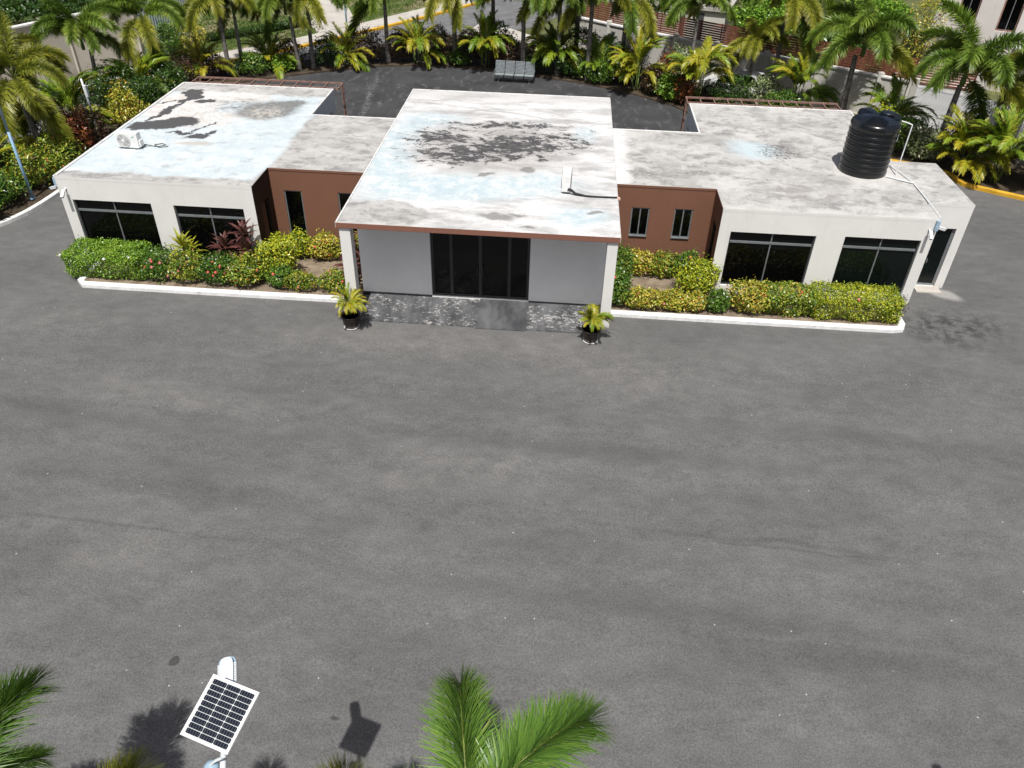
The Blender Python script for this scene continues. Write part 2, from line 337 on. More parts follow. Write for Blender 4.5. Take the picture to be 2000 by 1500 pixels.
M = {}
M['asphalt'] = mat_asphalt(); M['rear'] = mat_rear()
M['roof_l'] = mat_roof_left(); M['roof_m'] = mat_roof_mid(); M['roof_r'] = mat_roof_right()
M['wall'] = mat_wall('white_render', (.74, .73, .70))
M['porch'] = mat_wall('porch_render_lifted', (.90, .905, .885), (.5, .5, .48), .2)  # white render made paler, brightening the shaded porch walls by colour
M['brown_shaded'] = mat_wall('brown_render_shaded', (.045, .022, .016), (.05, .03, .02), .3)  # brown render darkened: the shade on the left recess side is painted in
M['brown'] = mat_wall('brown_render', (.19, .090, .057), (.14, .08, .055), .3)
M['fascia'] = mat_wall('terracotta_paint', (.235, .108, .075), (.18, .09, .06), .3)
M['alu'] = mat_plain('grey_aluminium', (.20, .215, .225), .4, .5, .3)
M['alud'] = mat_plain('dark_aluminium', (.035, .038, .042), .4, .5, .2)
M['wtrim'] = mat_plain('white_trim', (.70, .69, .67), .6, .3, 0, .15, 5, .5)
M['kerb'] = mat_plain('white_kerb_paint', (.74, .735, .72), .7, .3, 0, .12, 5, .6)
M['ykerb'] = mat_plain('yellow_kerb_paint', (.62, .36, .03), .7, .3, 0, .2, 2.5, .5)
M['soil'] = mat_plain('sandy_soil', (.235, .185, .135), .95, .1, 0, .3, 2.0, .3)
M['mulch'] = mat_plain('dark_bed_soil', (.075, .058, .04), .95, .1, 0, .35, 1.6, .3)
M['terrain'] = mat_plain('scrub_ground', (.11, .12, .05), .95, .1, 0, .3, .4, .3)
M['concrete'] = mat_plain('pale_concrete', (.46, .43, .385), .85, .2, 0, .12, .9, .35)
M['road'] = mat_plain('grey_road', (.155, .155, .155), .9, .2, 0, .2, .8, .3)
M['bwall'] = mat_wall('beige_boundary_render', (.50, .465, .40), (.3, .27, .22), .5)
M['pwall'] = mat_wall('off_white_boundary_render', (.58, .56, .51), (.3, .28, .25), .5)
M['house'] = mat_wall('house_render', (.62, .585, .56), (.4, .36, .33), .2)
M['fence'] = mat_plain('red_brown_fence', (.165, .055, .035), .6, .3, 0, .3, 3)
M['perg'] = mat_plain('brown_timber', (.24, .145, .115), .7, .3, 0, .3, 4)
M['tank'] = mat_plain('black_polyethylene', (.0045, .0055, .0065), .24, .5, 0, .2, 3)
M['tanklid'] = mat_plain('tank_top_polyethylene', (.010, .014, .022), .36, .5, 0, .2, 3)
M['pvc'] = mat_plain('white_pvc', (.70, .72, .73), .4, .4, 0, .1)
M['acw'] = mat_plain('ac_white_steel', (.72, .72, .70), .4, .4, 0, .08, 4, .25)
M['acg'] = mat_plain('ac_grille_grey', (.16, .165, .17), .5, .4)
M['acd'] = mat_plain('ac_dark_fan', (.06, .065, .07), .5, .4)
M['cable'] = mat_plain('black_cable', (.02, .02, .022), .6, .3)
M['foam'] = mat_plain('pink_foam', (.62, .42, .34), .8, .2)
M['green'] = mat_plain('green_mark', (.05, .35, .20), .5, .3)
M['pot'] = mat_plain('dark_brown_pot', (.022, .013, .011), .35, .5, 0, .3)
M['steel'] = mat_plain('bench_steel', (.24, .265, .275), .38, .5, .5, .12)
M['bluepole'] = mat_plain('blue_pole_paint', (.22, .36, .50), .5, .4, 0, .2, 1.5, .2)
M['lampw'] = mat_plain('lamp_white', (.66, .69, .71), .4, .4, 0, .05)
M['lampb'] = mat_plain('lamp_blue_grey', (.30, .42, .52), .4, .4, 0, .1)
M['frame'] = mat_plain('panel_frame', (.72, .70, .70), .4, .4, 0, .05)
M['backsheet'] = mat_plain('panel_backsheet', (.60, .62, .62), .3, .5, 0, .05)
M['teal'] = mat_plain('teal_paint', (.02, .16, .20), .5, .3)
M['paleblue'] = mat_plain('pale_blue_sheet', (.50, .58, .60), .5, .3)
M['gatew'] = mat_plain('white_gate_metal', (.68, .69, .70), .5, .3)
M['bluegrey'] = mat_plain('blue_grey_sheet', (.30, .36, .39), .6, .3)
M['carw'] = mat_plain('white_car_paint', (.70, .70, .70), .2, .5, 0, .03)
M['tyre'] = mat_plain('tyre_rubber', (.02, .02, .02), .9, .1)
M['rim'] = mat_plain('rim_metal', (.4, .4, .4), .4, .5, .6)
M['red'] = mat_plain('tail_light_red', (.4, .02, .02), .3, .5)
M['trunk'] = None
def mat_glass(name, col, rough=.06):
    t = NT(name); n = t.noise(t.pos(), 1.3, 2)
    return t.fin(t.mix(n, tuple(x*.7 for x in col), tuple(x*1.3 for x in col)), rough, .28)
M['glass'] = mat_glass('tinted_glass', (.0015, .0016, .0018)); M['glassg'] = mat_glass('green_tinted_glass', (.003, .006, .005))
def mat_trunk():
    t = NT('palm_trunk'); p = t.obj(); z = t.n('ShaderNodeSeparateXYZ'); t.l(p, z.inputs[0])
    ring = t.math('FRACT', t.math('MULTIPLY', t.math('ADD', z.outputs[2], t.math('MULTIPLY', t.noise(p, 3, 3), .12)), 7.0))
    n = t.noise(t.map(p, scale=(4, 4, 1)), 2.5, 5, .7)
    c = t.mix(t.rng(n, .3, .7), (.13, .12, .105), (.27, .25, .225)); c = t.mix(t.math('MULTIPLY', t.math('LESS_THAN', ring, .18), .6), c, (.085, .078, .068))
    t.bump(ring, .4, .02); return t.fin(c, .9, .2)
M['trunk'] = mat_trunk()
M['shaft'] = mat_plain('green_crownshaft', (.11, .17, .035), .5, .4, 0, .3, 3)
M['rachis'] = mat_plain('leaf_rachis', (.19, .23, .045), .5, .4, 0, .3, 3)
M['twig'] = mat_plain('shrub_stem', (.10, .075, .05), .9, .2, 0, .3, 5)
def cell_mat():
    t = NT('solar_cell'); p = t.obj(); x = t.n('ShaderNodeSeparateXYZ'); t.l(p, x.inputs[0])
    fx = t.math('FRACT', t.math('MULTIPLY', t.math('ADD', x.outputs[0], 1.0), 31.0))
    c = t.mix(t.math('LESS_THAN', fx, .09), (.008, .011, .018), (.13, .15, .18)); return t.fin(c, .18, .5)
M['cell'] = cell_mat()
def apron_mat(name, worn):
    t = NT(name); p = t.pos(); w = t.warp(p, 1.5, .5, 4)
    n = t.noise(t.map(w, scale=(2.0, .6, 1)), .9, 5, .6); n2 = t.noise(t.map(p, scale=(1, 1.5, 1)), 6.5, 8, .86); big = t.noise(t.map(p, loc=(3, 1, 0)), .9, 3)
    c = t.mix(t.rng(n, .3, .7), (.045, .046, .050), (.135, .137, .142))
    c = t.mix(t.math('MULTIPLY', t.rng(t.math('ADD', n2, t.math('MULTIPLY', big, .30)), .70, .745), .9*worn), c, (.48, .47, .45))
    t.bump(n2, .3, .01); return t.fin(c, .75, .35)
M['apron'] = apron_mat('worn_black_apron', 1.0); M['ramp'] = apron_mat('black_ramp', .0)
M['skirt'] = mat_plain('black_skirting', (.022, .024, .027), .6, .3, 0, .3, 5)
def lawn_mat():
    t = NT('lawn'); p = t.pos(); n = t.noise(p, .28, 6, .65); n2 = t.noise(p, 2.5, 5, .7)
    c = t.mix(t.rng(n2, .3, .7), (.05, .085, .018), (.09, .13, .03)); c = t.mix(t.math('MULTIPLY', t.rng(n, .46, .60), .9), c, (.23, .20, .12))
    t.bump(n2, .5, .04); return t.fin(c, .95, .1)
M['lawn'] = lawn_mat()
G1, G2, G3 = (.018, .045, .008), (.055, .125, .014), (.13, .235, .03)
M['fox'] = mat_leaf('foxtail_leaflet', [(0, (.045, .095, .015)), (.45, (.12, .205, .024)), (.8, (.23, .30, .035)), (1, (.42, .39, .06))])
M['foxd'] = mat_leaf('foxtail_leaflet_olive', [(0, (.09, .11, .015)), (.4, (.21, .235, .025)), (.8, (.36, .34, .035)), (1, (.50, .38, .07))])
M['front'] = mat_leaf('near_palm_leaflet', [(0, (.040, .095, .018)), (.5, (.105, .205, .032)), (.88, (.20, .30, .05)), (1, (.46, .42, .17))], .36, .15, .12, .35)
M['fronty'] = mat_leaf('near_palm_leaflet_yellow', [(0, (.09, .11, .012)), (.5, (.19, .20, .02)), (.88, (.30, .28, .03)), (1, (.42, .36, .13))], .35, .15, .1)
M['areca'] = mat_leaf('areca_leaflet', [(0, (.05, .11, .010)), (.4, (.15, .25, .016)), (.75, (.30, .37, .025)), (1, (.50, .38, .03))], .4, .3, .45)
M['arecay'] = mat_leaf('areca_leaflet_yellow', [(0, (.16, .19, .012)), (.4, (.30, .31, .018)), (.75, (.44, .37, .022)), (1, (.50, .27, .03))], .4, .3, .45)
M['hedge'] = mat_leaf('hedge_leaf', [(0, (.03, .07, .01)), (.4, (.11, .235, .018)), (.75, (.25, .41, .035)), (1, (.36, .48, .07))], .35, .25, .1)
M['lime'] = mat_leaf('lime_leaf', [(0, (.05, .10, .012)), (.3, (.16, .25, .018)), (.6, (.40, .44, .028)), (1, (.60, .55, .04))], .35, .25, .1)
M['ixora'] = mat_leaf('ixora_leaf', [(0, (.022, .055, .01)), (.5, (.065, .15, .017)), (.85, (.17, .28, .035)), (1, (.32, .38, .06))], .32, .22, .12)
M['croton'] = mat_leaf('croton_leaf', [(0, (.05, .10, .014)), (.3, (.18, .25, .02)), (.6, (.48, .43, .05)), (.88, (.60, .47, .09)), (1, (.45, .14, .04))], .35, .2, .1)
M['crotong'] = mat_leaf('green_croton_leaf', [(0, (.025, .065, .01)), (.4, (.11, .20, .02)), (.68, (.31, .36, .035)), (.9, (.48, .42, .06)), (1, (.42, .12, .04))], .35, .2, .1)
M['purple'] = mat_leaf('dark_croton_leaf', [(0, (.018, .022, .010)), (.4, (.045, .03, .018)), (.7, (.10, .035, .03)), (.9, (.08, .11, .03)), (1, (.30, .12, .06))], .4, .15, .2)
M['red'] = M['red']; M['redleaf'] = mat_leaf('red_croton_leaf', [(0, (.03, .04, .012)), (.4, (.14, .035, .02)), (.8, (.34, .10, .03)), (1, (.40, .22, .05))], .4, .2, .2)
M['varieg'] = mat_leaf('variegated_leaf', [(0, (.05, .09, .02)), (.4, (.17, .23, .08)), (.75, (.36, .40, .22)), (1, (.48, .48, .33))], .45, .2, .1)
M['dkgreen'] = mat_leaf('dark_tree_leaf', [(0, (.012, .032, .006)), (.5, (.032, .078, .010)), (1, (.085, .155, .022))], .4, .2, .15)
M['cord'] = mat_leaf('cordyline_leaf', [(0, (.035, .012, .014)), (.5, (.10, .035, .032)), (1, (.24, .11, .085))], .35, .15, .3)
M['grass'] = mat_leaf('grass_blade', [(0, (.04, .065, .012)), (.6, (.085, .12, .025)), (1, (.20, .19, .07))], .6, .2, .1)
M['petal'] = mat_plain('coral_petals', (.62, .12, .085), .6, .3, 0, .35, 9); M['petalp'] = mat_plain('pink_petals', (.66, .20, .20), .6, .3, 0, .3, 9)
M['petalw'] = mat_plain('white_petals', (.70, .68, .62), .6, .3)

# ------------------------------------------------------------------ ground
def gz(y):                                       # the front lot falls away gently from the building
    return 0.0 if y > -1 else -0.35*min((-1-y)/13.5, 2.2)
ys = [-250, -30.7, -24, -19, -14.5, -10, -5, -1, 60, 400]
mb = MB()
for a, b in zip(ys[:-1], ys[1:]): mb.face([(-300, a, gz(a)-.02), (300, a, gz(a)-.02), (300, b, gz(b)-.02), (-300, b, gz(b)-.02)])
struct(mb.build('terrain', M['terrain']))
mb = MB(); ys2 = [-90, -30.7, -24, -19, -14.5, -10, -5, -1, 15, 26]
for a, b in zip(ys2[:-1], ys2[1:]): mb.face([(-70, a, gz(a)), (60, a, gz(a)), (60, b, gz(b)), (-70, b, gz(b))])
struct(mb.build('parking_lot', M['asphalt']))
INNER = [(-15.6,4.4),(-15.4,5.2),(-15.08,6.1),(-14.9,7.1),(-14.8,8.3),(-14.6,12),(-14.4,18),(-13.4,23.6),(-12.5,25.4),(-10.4,26.8),(-8.2,28.2),(-5.3,29.8),(-2.1,30.5),(1.3,30.2),(5,29.1),(8.2,27.9),(11,26.2),(13,24.6),(13.9,23.2),(15.2,21.4),(18,19.4),(22,17.6),(25.2,16.2),(25.82,14.63),(26.74,13.97),(28.03,13.22),(36,8.8)]
OUTER = [(38,12.5),(30,19.5),(27,21),(22.6,23.4),(18.6,26.6),(14.6,29.6),(10,33.2),(4,37),(-1,38.6),(-3.2,38.4),(-8.1,32.6),(-11.3,29.2),(-14.2,27.0),(-17.2,23.6),(-18.9,19),(-19.8,14),(-20.3,9),(-20.6,4.2)]
rear = [(-11.5,9)] + INNER[6:23] + [(22,9)]
struct(MB().prism(rear[::-1], -.015, .006).build('rear_yard', M['rear']))
def simple_sheet(name, poly, z, mat): return struct(MB().prism(poly, z-.012, z).build(name, mat))
# planting bed: soil slab inside a kerb
struct(MB().prism((INNER+OUTER), -.02, .09).build('planting_bed', M['mulch']))
def kerb_run(pts, w, h, mat, name, z0=-.02):
    """a kerb swept along a polyline, bevelled"""
    mbk = MB(); P = [Vector((x, y, 0)) for x, y in pts]; L = []; Rr = []
    for i, p in enumerate(P):
        t = (P[min(i+1, len(P)-1)] - P[max(i-1, 0)]).normalized(); nrm = Vector((-t.y, t.x, 0)); L.append(p + nrm*w/2); Rr.append(p - nrm*w/2)
    pr = [(0, z0), (0, h-.025), (.10, h), (.90, h), (1, h-.025), (1, z0)]
    for i in range(len(P)-1):
        for (a, za), (b, zb) in zip(pr[:-1], pr[1:]):
            q = [L[i].lerp(Rr[i], a), L[i].lerp(Rr[i], b), L[i+1].lerp(Rr[i+1], b), L[i+1].lerp(Rr[i+1], a)]
            mbk.face([(q[0].x, q[0].y, za), (q[1].x, q[1].y, zb), (q[2].x, q[2].y, zb), (q[3].x, q[3].y, za)][::-1])
    for i in (0, -1):
        f = [(L[i].lerp(Rr[i], a).x, L[i].lerp(Rr[i], a).y, z) for a, z in pr]; mbk.face(f if i == 0 else f[::-1])
    return struct(mbk.build(name, mat))
def smooth_line(pts, n=4):
    out = []; P = [Vector((*p, 0)) for p in pts]
    for i in range(len(P)-1):
        a, b, c, d = P[max(i-1,0)], P[i], P[i+1], P[min(i+2,len(P)-1)]
        for k in range(n):
            t = k/n; v = .5*((2*b)+(c-a)*t+(2*a-5*b+4*c-d)*t*t+(3*b-a-3*c+d)*t**3); out.append((v.x, v.y))
    out.append(pts[-1]); return out
kerb_run(smooth_line([(-24,-.5),(-20,.9),(-17.2,2.9),(-15.6,5.0),(-15.1,6.1),(-14.9,7.1),(-14.8,8.3),(-14.6,12),(-14.4,18)]), .2, .16, M['kerb'], 'bed_kerb')
struct(MB().prism([(-20.6,4.2),(-24,-.4),(-20,.95),(-17.2,2.95),(-15.65,5.0)][::-1], -.02, .085).build('bed_corner', M['mulch']))
kerb_run(smooth_line(INNER[20:]), .22, .18, M['ykerb'], 'bed_kerb')
# left road with footpath and yellow kerb
YK = [(-25.5,6),(-24.2,12),(-22.84,17.2),(-22.2,19.0),(-20.64,22.66),(-18.02,26.41),(-14.9,29.34),(-12.24,32.68),(-9.07,37.0),(-3.95,44.78),(-.08,51.3),(5,60)]
FP = [(-27.5,6),(-26,13),(-24.4,19.2),(-23.6,21.4),(-22.0,24.6),(-19.3,28.2),(-16.0,31.2),(-13.2,34.3),(-10.3,38.5),(-5.3,46.3),(-1.4,52.6),(3.5,61)]
simple_sheet('side_road', YK + [(12,60),(4,42),(-1,38.2),(-8,32),(-14,26.6),(-17,23),(-18.6,18.5),(-19.6,12),(-20,5)][0:9], .004, M['road'])
kerb_run(smooth_line(YK), .26, .17, M['ykerb'], 'road_kerb')
struct(MB().prism(YK[::-1] + FP, -.02, .15).build('footpath', M['concrete']))
LAWN = FP[5:] + [(-2,66),(-40,66),(-40,40),(-21.2,30.2)]
struct(MB().prism(LAWN[::-1], -.02, .13).build('lawn', M['lawn']))
struct(MB().prism([(-11.3,37.2),(-9.2,40.4),(-11.5,46.5),(-16,52),(-20,58),(-22,56),(-18,49.5),(-13.4,44),(-12.6,39.6)], .11, .145).build('garden_path', M['concrete']))
# paved lane on the right between the bed and the boundary wall
struct(MB().prism([(36,6),(60,6),(60,24),(29,26),(24.3,24.6),(21.4,26.5),(15.95,29.9),(11.3,33),(6,37.5),(0,44),(-1,38),(4,36.6),(10,32.8),(14.6,29.2),(18.6,26.2),(22.6,23),(27,20.6),(30,19),(37.9,12.1)], -.016, .006).build('paved_lane', M['concrete']))

# ------------------------------------------------------------------ main building
HW, HC = 3.30, 3.55
bld = thing('single_storey_building', 'low white and brown flat-roofed building with central entrance porch', 'building')
def frame2(p0, p1):
    p0, p1 = Vector((*p0, 0)), Vector((*p1, 0)); d = (p1-p0).normalized(); return p0, d, Vector((d.y, -d.x, 0)), (p1-p0).length
def wall(name, p0, p1, z0, z1, ops, mat, t=.16, parent=bld, label=None):
    o, d, n, Ln = frame2(p0, p1); b = MB()
    us = sorted({0, Ln} | {u for q in ops for u in q[:2]}); zs = sorted({z0, z1} | {z for q in ops for z in q[2:4]})
    P = lambda u, z, off=0: tuple(o + d*u - n*off + Vector((0, 0, z)))
    for a, c in zip(us[:-1], us[1:]):
        for e, g in zip(zs[:-1], zs[1:]):
            if any(q[0]-1e-6 <= a and c <= q[1]+1e-6 and q[2]-1e-6 <= e and g <= q[3]+1e-6 for q in ops): continue
            b.face([P(a, e), P(c, e), P(c, g), P(a, g)])
    for a, c, e, g in [q[:4] for q in ops]:
        b.face([P(a,e), P(a,e,t), P(c,e,t), P(c,e)]); b.face([P(a,g), P(c,g), P(c,g,t), P(a,g,t)])
        b.face([P(a,e), P(a,g), P(a,g,t), P(a,e,t)]); b.face([P(c,e), P(c,e,t), P(c,g,t), P(c,g)])
    w = b.build(name, mat, parent)
    if label: w['label'] = label
    return w
def window(name, p0, p1, a, c, e, g, mull=(), trans=(), depth=.13, fw=.05, fmat='alud', bmat='alu', glass='glass', parent=bld, sill=None, tw=.07, mw=.022):
    o, d, n, Ln = frame2(p0, p1); Z = Vector((0, 0, 1)); off = -n*depth
    def bar(b, u0, u1, z0, z1, th, fwd=0): b.obox(o + d*(u0+u1)/2 + off + n*fwd + Z*(z0+z1)/2, d*(u1-u0)/2, n*th/2, Z*(z1-z0)/2)
    b = MB(); bar(b, a+.001, a+fw, e+.001, g-.001, .06); bar(b, c-fw, c-.001, e+.001, g-.001, .06); bar(b, a+fw, c-fw, e+.001, e+fw, .06); bar(b, a+fw, c-fw, g-fw, g-.001, .06)
    w = b.build(name, M[fmat], parent)
    us = [a+fw] + list(mull) + [c-fw]; zs = [e+fw] + list(trans) + [g-fw]
    for u in mull: b = MB(); bar(b, u-mw, u+mw, e+fw, g-fw, .05, .006); b.build('mullion', M[bmat], w)
    for z in trans: b = MB(); bar(b, a+fw, c-fw, z-tw/2, z+tw/2, .07, .014); b.build('transom', M[bmat], w)
    for u0, u1 in zip(us[:-1], us[1:]):
        for z0, z1 in zip(zs[:-1], zs[1:]):
            b = MB(); bar(b, u0, u1, z0, z1, .012, -.012); b.build('pane', M[glass], w)
    if sill: b = MB(); b.obox(o + d*(a+c)/2 - n*(depth/2-.03) + Z*(e+.012), d*(c-a-.004)/2, n*(depth/2+.03), Z*.010); b.build('sill', M['alu'], w)
    return w
LX0, LX1, LY0, LY1 = -10.745, -3.723, 2.903, 14.005
RX0, RX1, RY0, RY1 = 12.453, 19.594, 3.118, 14.282
AX1, AY0, AY1 = 21.264, 4.465, 8.313
NB, NR, BL, BR = 10.445, 10.463, 4.643, 4.781
CX0, CX1, CYF, CYB, CW = .20, 8.66, 1.66, 13.596, 8.865
ZT = HW-.10
# left wing
f0, f1 = (LX0, LY0), (LX1, LY0)
wall('wing_wall', f0, f1, -.02, ZT, [(.39, 3.245, .36, 2.46), (4.055, 6.585, .36, 2.44)], M['wall'])
window('window', f0, f1, .39, 3.245, .36, 2.46, [1.82], [2.04], glass='glass'); window('window', f0, f1, 4.055, 6.585, .36, 2.44, [5.32], [2.03])
wall('wing_wall', (LX0, LY1), (LX0, LY0), -.02, ZT, [], M['wall']); wall('wing_wall', (LX1, LY1), (LX0, LY1), -.02, ZT, [(1, 6, .1, 2.5)], M['wall'])
window('window', (LX1, LY1), (LX0, LY1), 1, 6, .1, 2.5, [2.66, 4.33])
s0, s1 = (LX1, LY0), (LX1, BL)
wall('recess_wall', s0, s1, -.02, ZT, [(.55, 1.35, .1, 2.35)], M['brown_shaded'], .1); window('door', s0, s1, .55, 1.35, .1, 2.35, [], [], .08)
s0, s1 = (LX1, NB), (LX1, LY1)
wall('wing_wall', s0, s1, -.02, ZT, [(.7, 3.0, .1, 2.5)], M['wall']); window('window', s0, s1, .7, 3.0, .1, 2.5, [1.85], [], glass='glassg')
# left link
f0, f1 = (LX1, BL), (CX0, BL)
wall('recess_wall', f0, f1, -.02, ZT, [(.46, 1.13, .44, 2.45), (2.48, 3.15, .44, 2.46)], M['brown'], .1)
window('window', f0, f1, .46, 1.13, .44, 2.45, [], [], .06, .045, 'alu', sill=1); window('window', f0, f1, 2.48, 3.15, .44, 2.46, [], [], .06, .045, 'alu', sill=1)
wall('recess_wall', (CX0, NB), (LX1, NB), -.02, ZT, [], M['wall'])
# centre block
f0, f1 = (CX0, CYF), (CX1, CYF)
ga, gb = 2.65-CX0, 6.05-CX0
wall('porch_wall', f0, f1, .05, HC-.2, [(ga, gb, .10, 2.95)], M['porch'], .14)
dr = window('entrance_door', f0, f1, ga, gb, .10, 2.95, [ga+.70, ga+1.70, ga+2.70], [], .12, .09, 'alud', 'alud', mw=.055)
for sgn in (-1, 1): MB().tube([(2.65+1.70+sgn*.09, CYF+.03, .95), (2.65+1.70+sgn*.09, CYF+.03, 1.35)], .014, 8).build('door_handle', M['alud'], dr)
MB().box(CX0-.004, CYF-.012, -.01, 2.65, CYF-.002, .14).build('skirting', M['skirt'], bld); MB().box(6.05, CYF-.012, -.01, CX1+.004, CYF-.002, .13).build('skirting', M['skirt'], bld)
wall('porch_side_wall', (CX0, CYB), (CX0, CYF), -.02, HC-.2, [], M['wall']); wall('porch_side_wall', (CX1, CYF), (CX1, CYB), -.02, HC-.2, [], M['wall'])
wall('porch_side_wall', (CX1, CYB), (CX0, CYB), -.02, HC-.2, [], M['wall'])
MB().prism([(0,0),(CW,0),(CW,CYB+.15),(0,CYB+.15)], HC-.19, HC, 0, 1).build('roof', [M['fascia'], M['roof_m']], bld, bevel=.012)
MB().box(.07, .07, -.02, .42, .45, HC-.192).build('column', M['wall'], bld, bevel=.01)
MB().box(8.49, .07, -.03, 8.82, .45, HC-.192).build('column', M['wall'], bld, bevel=.01)
tb = MB()
tb.box(.002, .03, HC, .055, CYB+.145, HC+.028); tb.build('roof_edge_trim', M['wtrim'], bld, bevel=.006)
tb = MB(); tb.box(.06, CYB+.09, HC, CW-.002, CYB+.148, HC+.028); tb.build('roof_edge_trim', M['wtrim'], bld, bevel=.006)
# white render strip over the ends of the fascia on the sides
for xx, w_ in ((-.012, .012), (CW, .012)):
    MB().box(xx, .02, HC-.188, xx+w_, CYB+.14, HC-.002).build('roof_side_band', M['wtrim'], bld)
# right link
f0, f1 = (CX1, BR), (RX0, BR)
wall('recess_wall', f0, f1, -.02, ZT, [(.885, 1.55, 1.31, 2.43), (2.44, 3.10, 1.31, 2.46)], M['brown'], .1)
for a in (.885, 2.44): window('window', f0, f1, a, a+.66, 1.31, 2.43 if a < 1 else 2.46, [a+.33], [], .06, .045, 'alu', sill=1)
wall('recess_wall', (RX0, NR), (CX1, NR), -.02, ZT, [], M['wall'])
s0, s1 = (RX0, BR), (RX0, RY0)
wall('recess_wall', s0, s1, -.02, ZT, [(.35, 1.15, .1, 2.35)], M['brown'], .1); window('door', s0, s1, .35, 1.15, .1, 2.35, [], [], .08)
s0, s1 = (RX0, RY1), (RX0, NR)
wall('wing_wall', s0, s1, -.02, ZT, [(.5, 2.9, .1, 2.5)], M['wall']); window('window', s0, s1, .5, 2.9, .1, 2.5, [1.7], [], glass='glassg')
f0, f1 = (RX0, RY0), (RX1, RY0)
wall('wing_wall', f0, f1, -.02, ZT, [(.40, 3.30, .36, 2.47), (4.26, 6.80, .36, 2.51)], M['wall'])
window('window', f0, f1, .40, 3.30, .36, 2.47, [1.86], [2.06]); window('window', f0, f1, 4.26, 6.80, .36, 2.51, [5.54], [2.09], glass='glassg')
wall('wing_wall', (RX1, RY0), (RX1, AY0), -.02, ZT, [], M['wall']); wall('wing_wall', (RX1, AY1), (RX1, RY1), -.02, ZT, [], M['wall'])
wall('wing_wall', (RX1, RY1), (RX0, RY1), -.02, ZT, [(1, 6, .1, 2.5)], M['wall']); window('window', (RX1, RY1), (RX0, RY1), 1, 6, .1, 2.5, [2.66, 4.33])
f0, f1 = (RX1, AY0), (AX1, AY0)
wall('annex_wall', f0, f1, -.02, ZT, [(.70, 1.37, .05, 2.39)], M['wall'], .2)
dr = window('side_door', f0, f1, .70, 1.37, .05, 2.39, [], [], .14, .07, 'alu', 'alu', 'glassg')
MB().box(20.36, AY0+.02, 1.0, 20.385, AY0+.06, 1.16).build('door_handle', M['alu'], dr)
wall('annex_wall', (AX1, AY0), (AX1, AY1), -.02, ZT, [], M['wall']); wall('annex_wall', (AX1, AY1), (RX1, AY1), -.02, ZT, [], M['wall'])
MB().box(20.2, AY0-.42, -.01, 21.1, AY0-.002, .045).build('door_step', M['concrete'], bld)
# wing roofs: slab flush with the walls
e = .004
rl = [(LX0-e, LY0-e), (LX1+e, LY0-e), (LX1+e, BL-e), (-.014, BL-e), (-.014, NB+e), (LX1+e, NB+e), (LX1+e, LY1+e), (LX0-e, LY1+e)]
MB().prism(rl, ZT, HW, 0, 1).build('roof', [M['wall'], M['roof_l']], bld)
rr = [(CW+.014, BR-e), (RX0-e, BR-e), (RX0-e, RY0-e), (RX1+e, RY0-e), (RX1+e, AY0-e), (AX1+e, AY0-e), (AX1+e, AY1+e), (RX1+e, AY1+e), (RX1+e, RY1+e), (RX0-e, RY1+e), (RX0-e, NR+e), (CW+.014, NR+e)]
MB().prism(rr, ZT, HW, 0, 1).build('roof', [M['wall'], M['roof_r']], bld)
# brown bands below the slab in the recesses
b = MB(); b.box(LX1+.006, BL-.016, ZT+.002, CX0-.02, BL-.006, HW-.012); b.build('roof_edge_band', M['brown'], bld)
b = MB(); b.box(LX1+.006, LY0+.02, ZT+.002, LX1+.016, BL-.018, HW-.012); b.build('roof_edge_band', M['brown_shaded'], bld)
b = MB(); b.box(CW+.02, BR-.016, ZT+.002, RX0-.006, BR-.006, HW-.012); b.build('roof_edge_band', M['brown'], bld)
b = MB(); b.box(RX0-.016, RY0+.02, ZT+.002, RX0-.006, BR-.018, HW-.012); b.build('roof_edge_band', M['brown'], bld)
def trim(x0, y0, x1, y1): MB().box(x0, y0, HW, x1, y1, HW+.035).build('roof_edge_trim', M['wtrim'], bld, bevel=.008)
trim(LX0, LY0+.1, LX0+.07, LY1); trim(LX0+.072, LY1-.06, LX1, LY1); trim(LX1-.06, NB+.06, LX1, LY1-.062); trim(LX1-.06, NB-.06, -.02, NB)
trim(RX0, NR+.06, RX0+.06, RY1-.062); trim(RX0, RY1-.06, RX1-.072, RY1); trim(CW+.02, NR-.06, RX0+.06, NR); trim(RX1-.07, AY1+.02, RX1, RY1)
# down pipe end of the side gutter
MB().box(LX0-.06, LY0+.02, HW-.06, LX0-.006, LY1, HW+.02).build('gutter', M['wtrim'], bld, bevel=.01)
# pergolas behind both wings
for x0, x1, y0, nr in ((LX0+.25, LX1+.18, LY1, 11), (RX0-.05, RX1-.3, RY1, 12)):
    pg = put('pergola', None, bld)
    yb = y0+1.0
    for yy, nm in ((yb, 'beam'), (y0+.45, 'beam')): MB().box(x0, yy, HW-.06 if yy == yb else HW-.10, x1, yy+.06, HW+.015 if yy == yb else HW-.055).build(nm, M['perg'], pg)
    for i in range(nr):
        xx = x0 + (x1-x0-.07)*i/(nr-1)
        MB().box(xx, y0+.012, HW-.053, xx+.045, yb-.002, HW-.005).build('rafter', M['perg'], pg)
    for xx in (x0, x1-.1): MB().box(xx, yb-.01, -.02, xx+.1, yb+.075, HW-.062).build('post', M['perg'], pg)

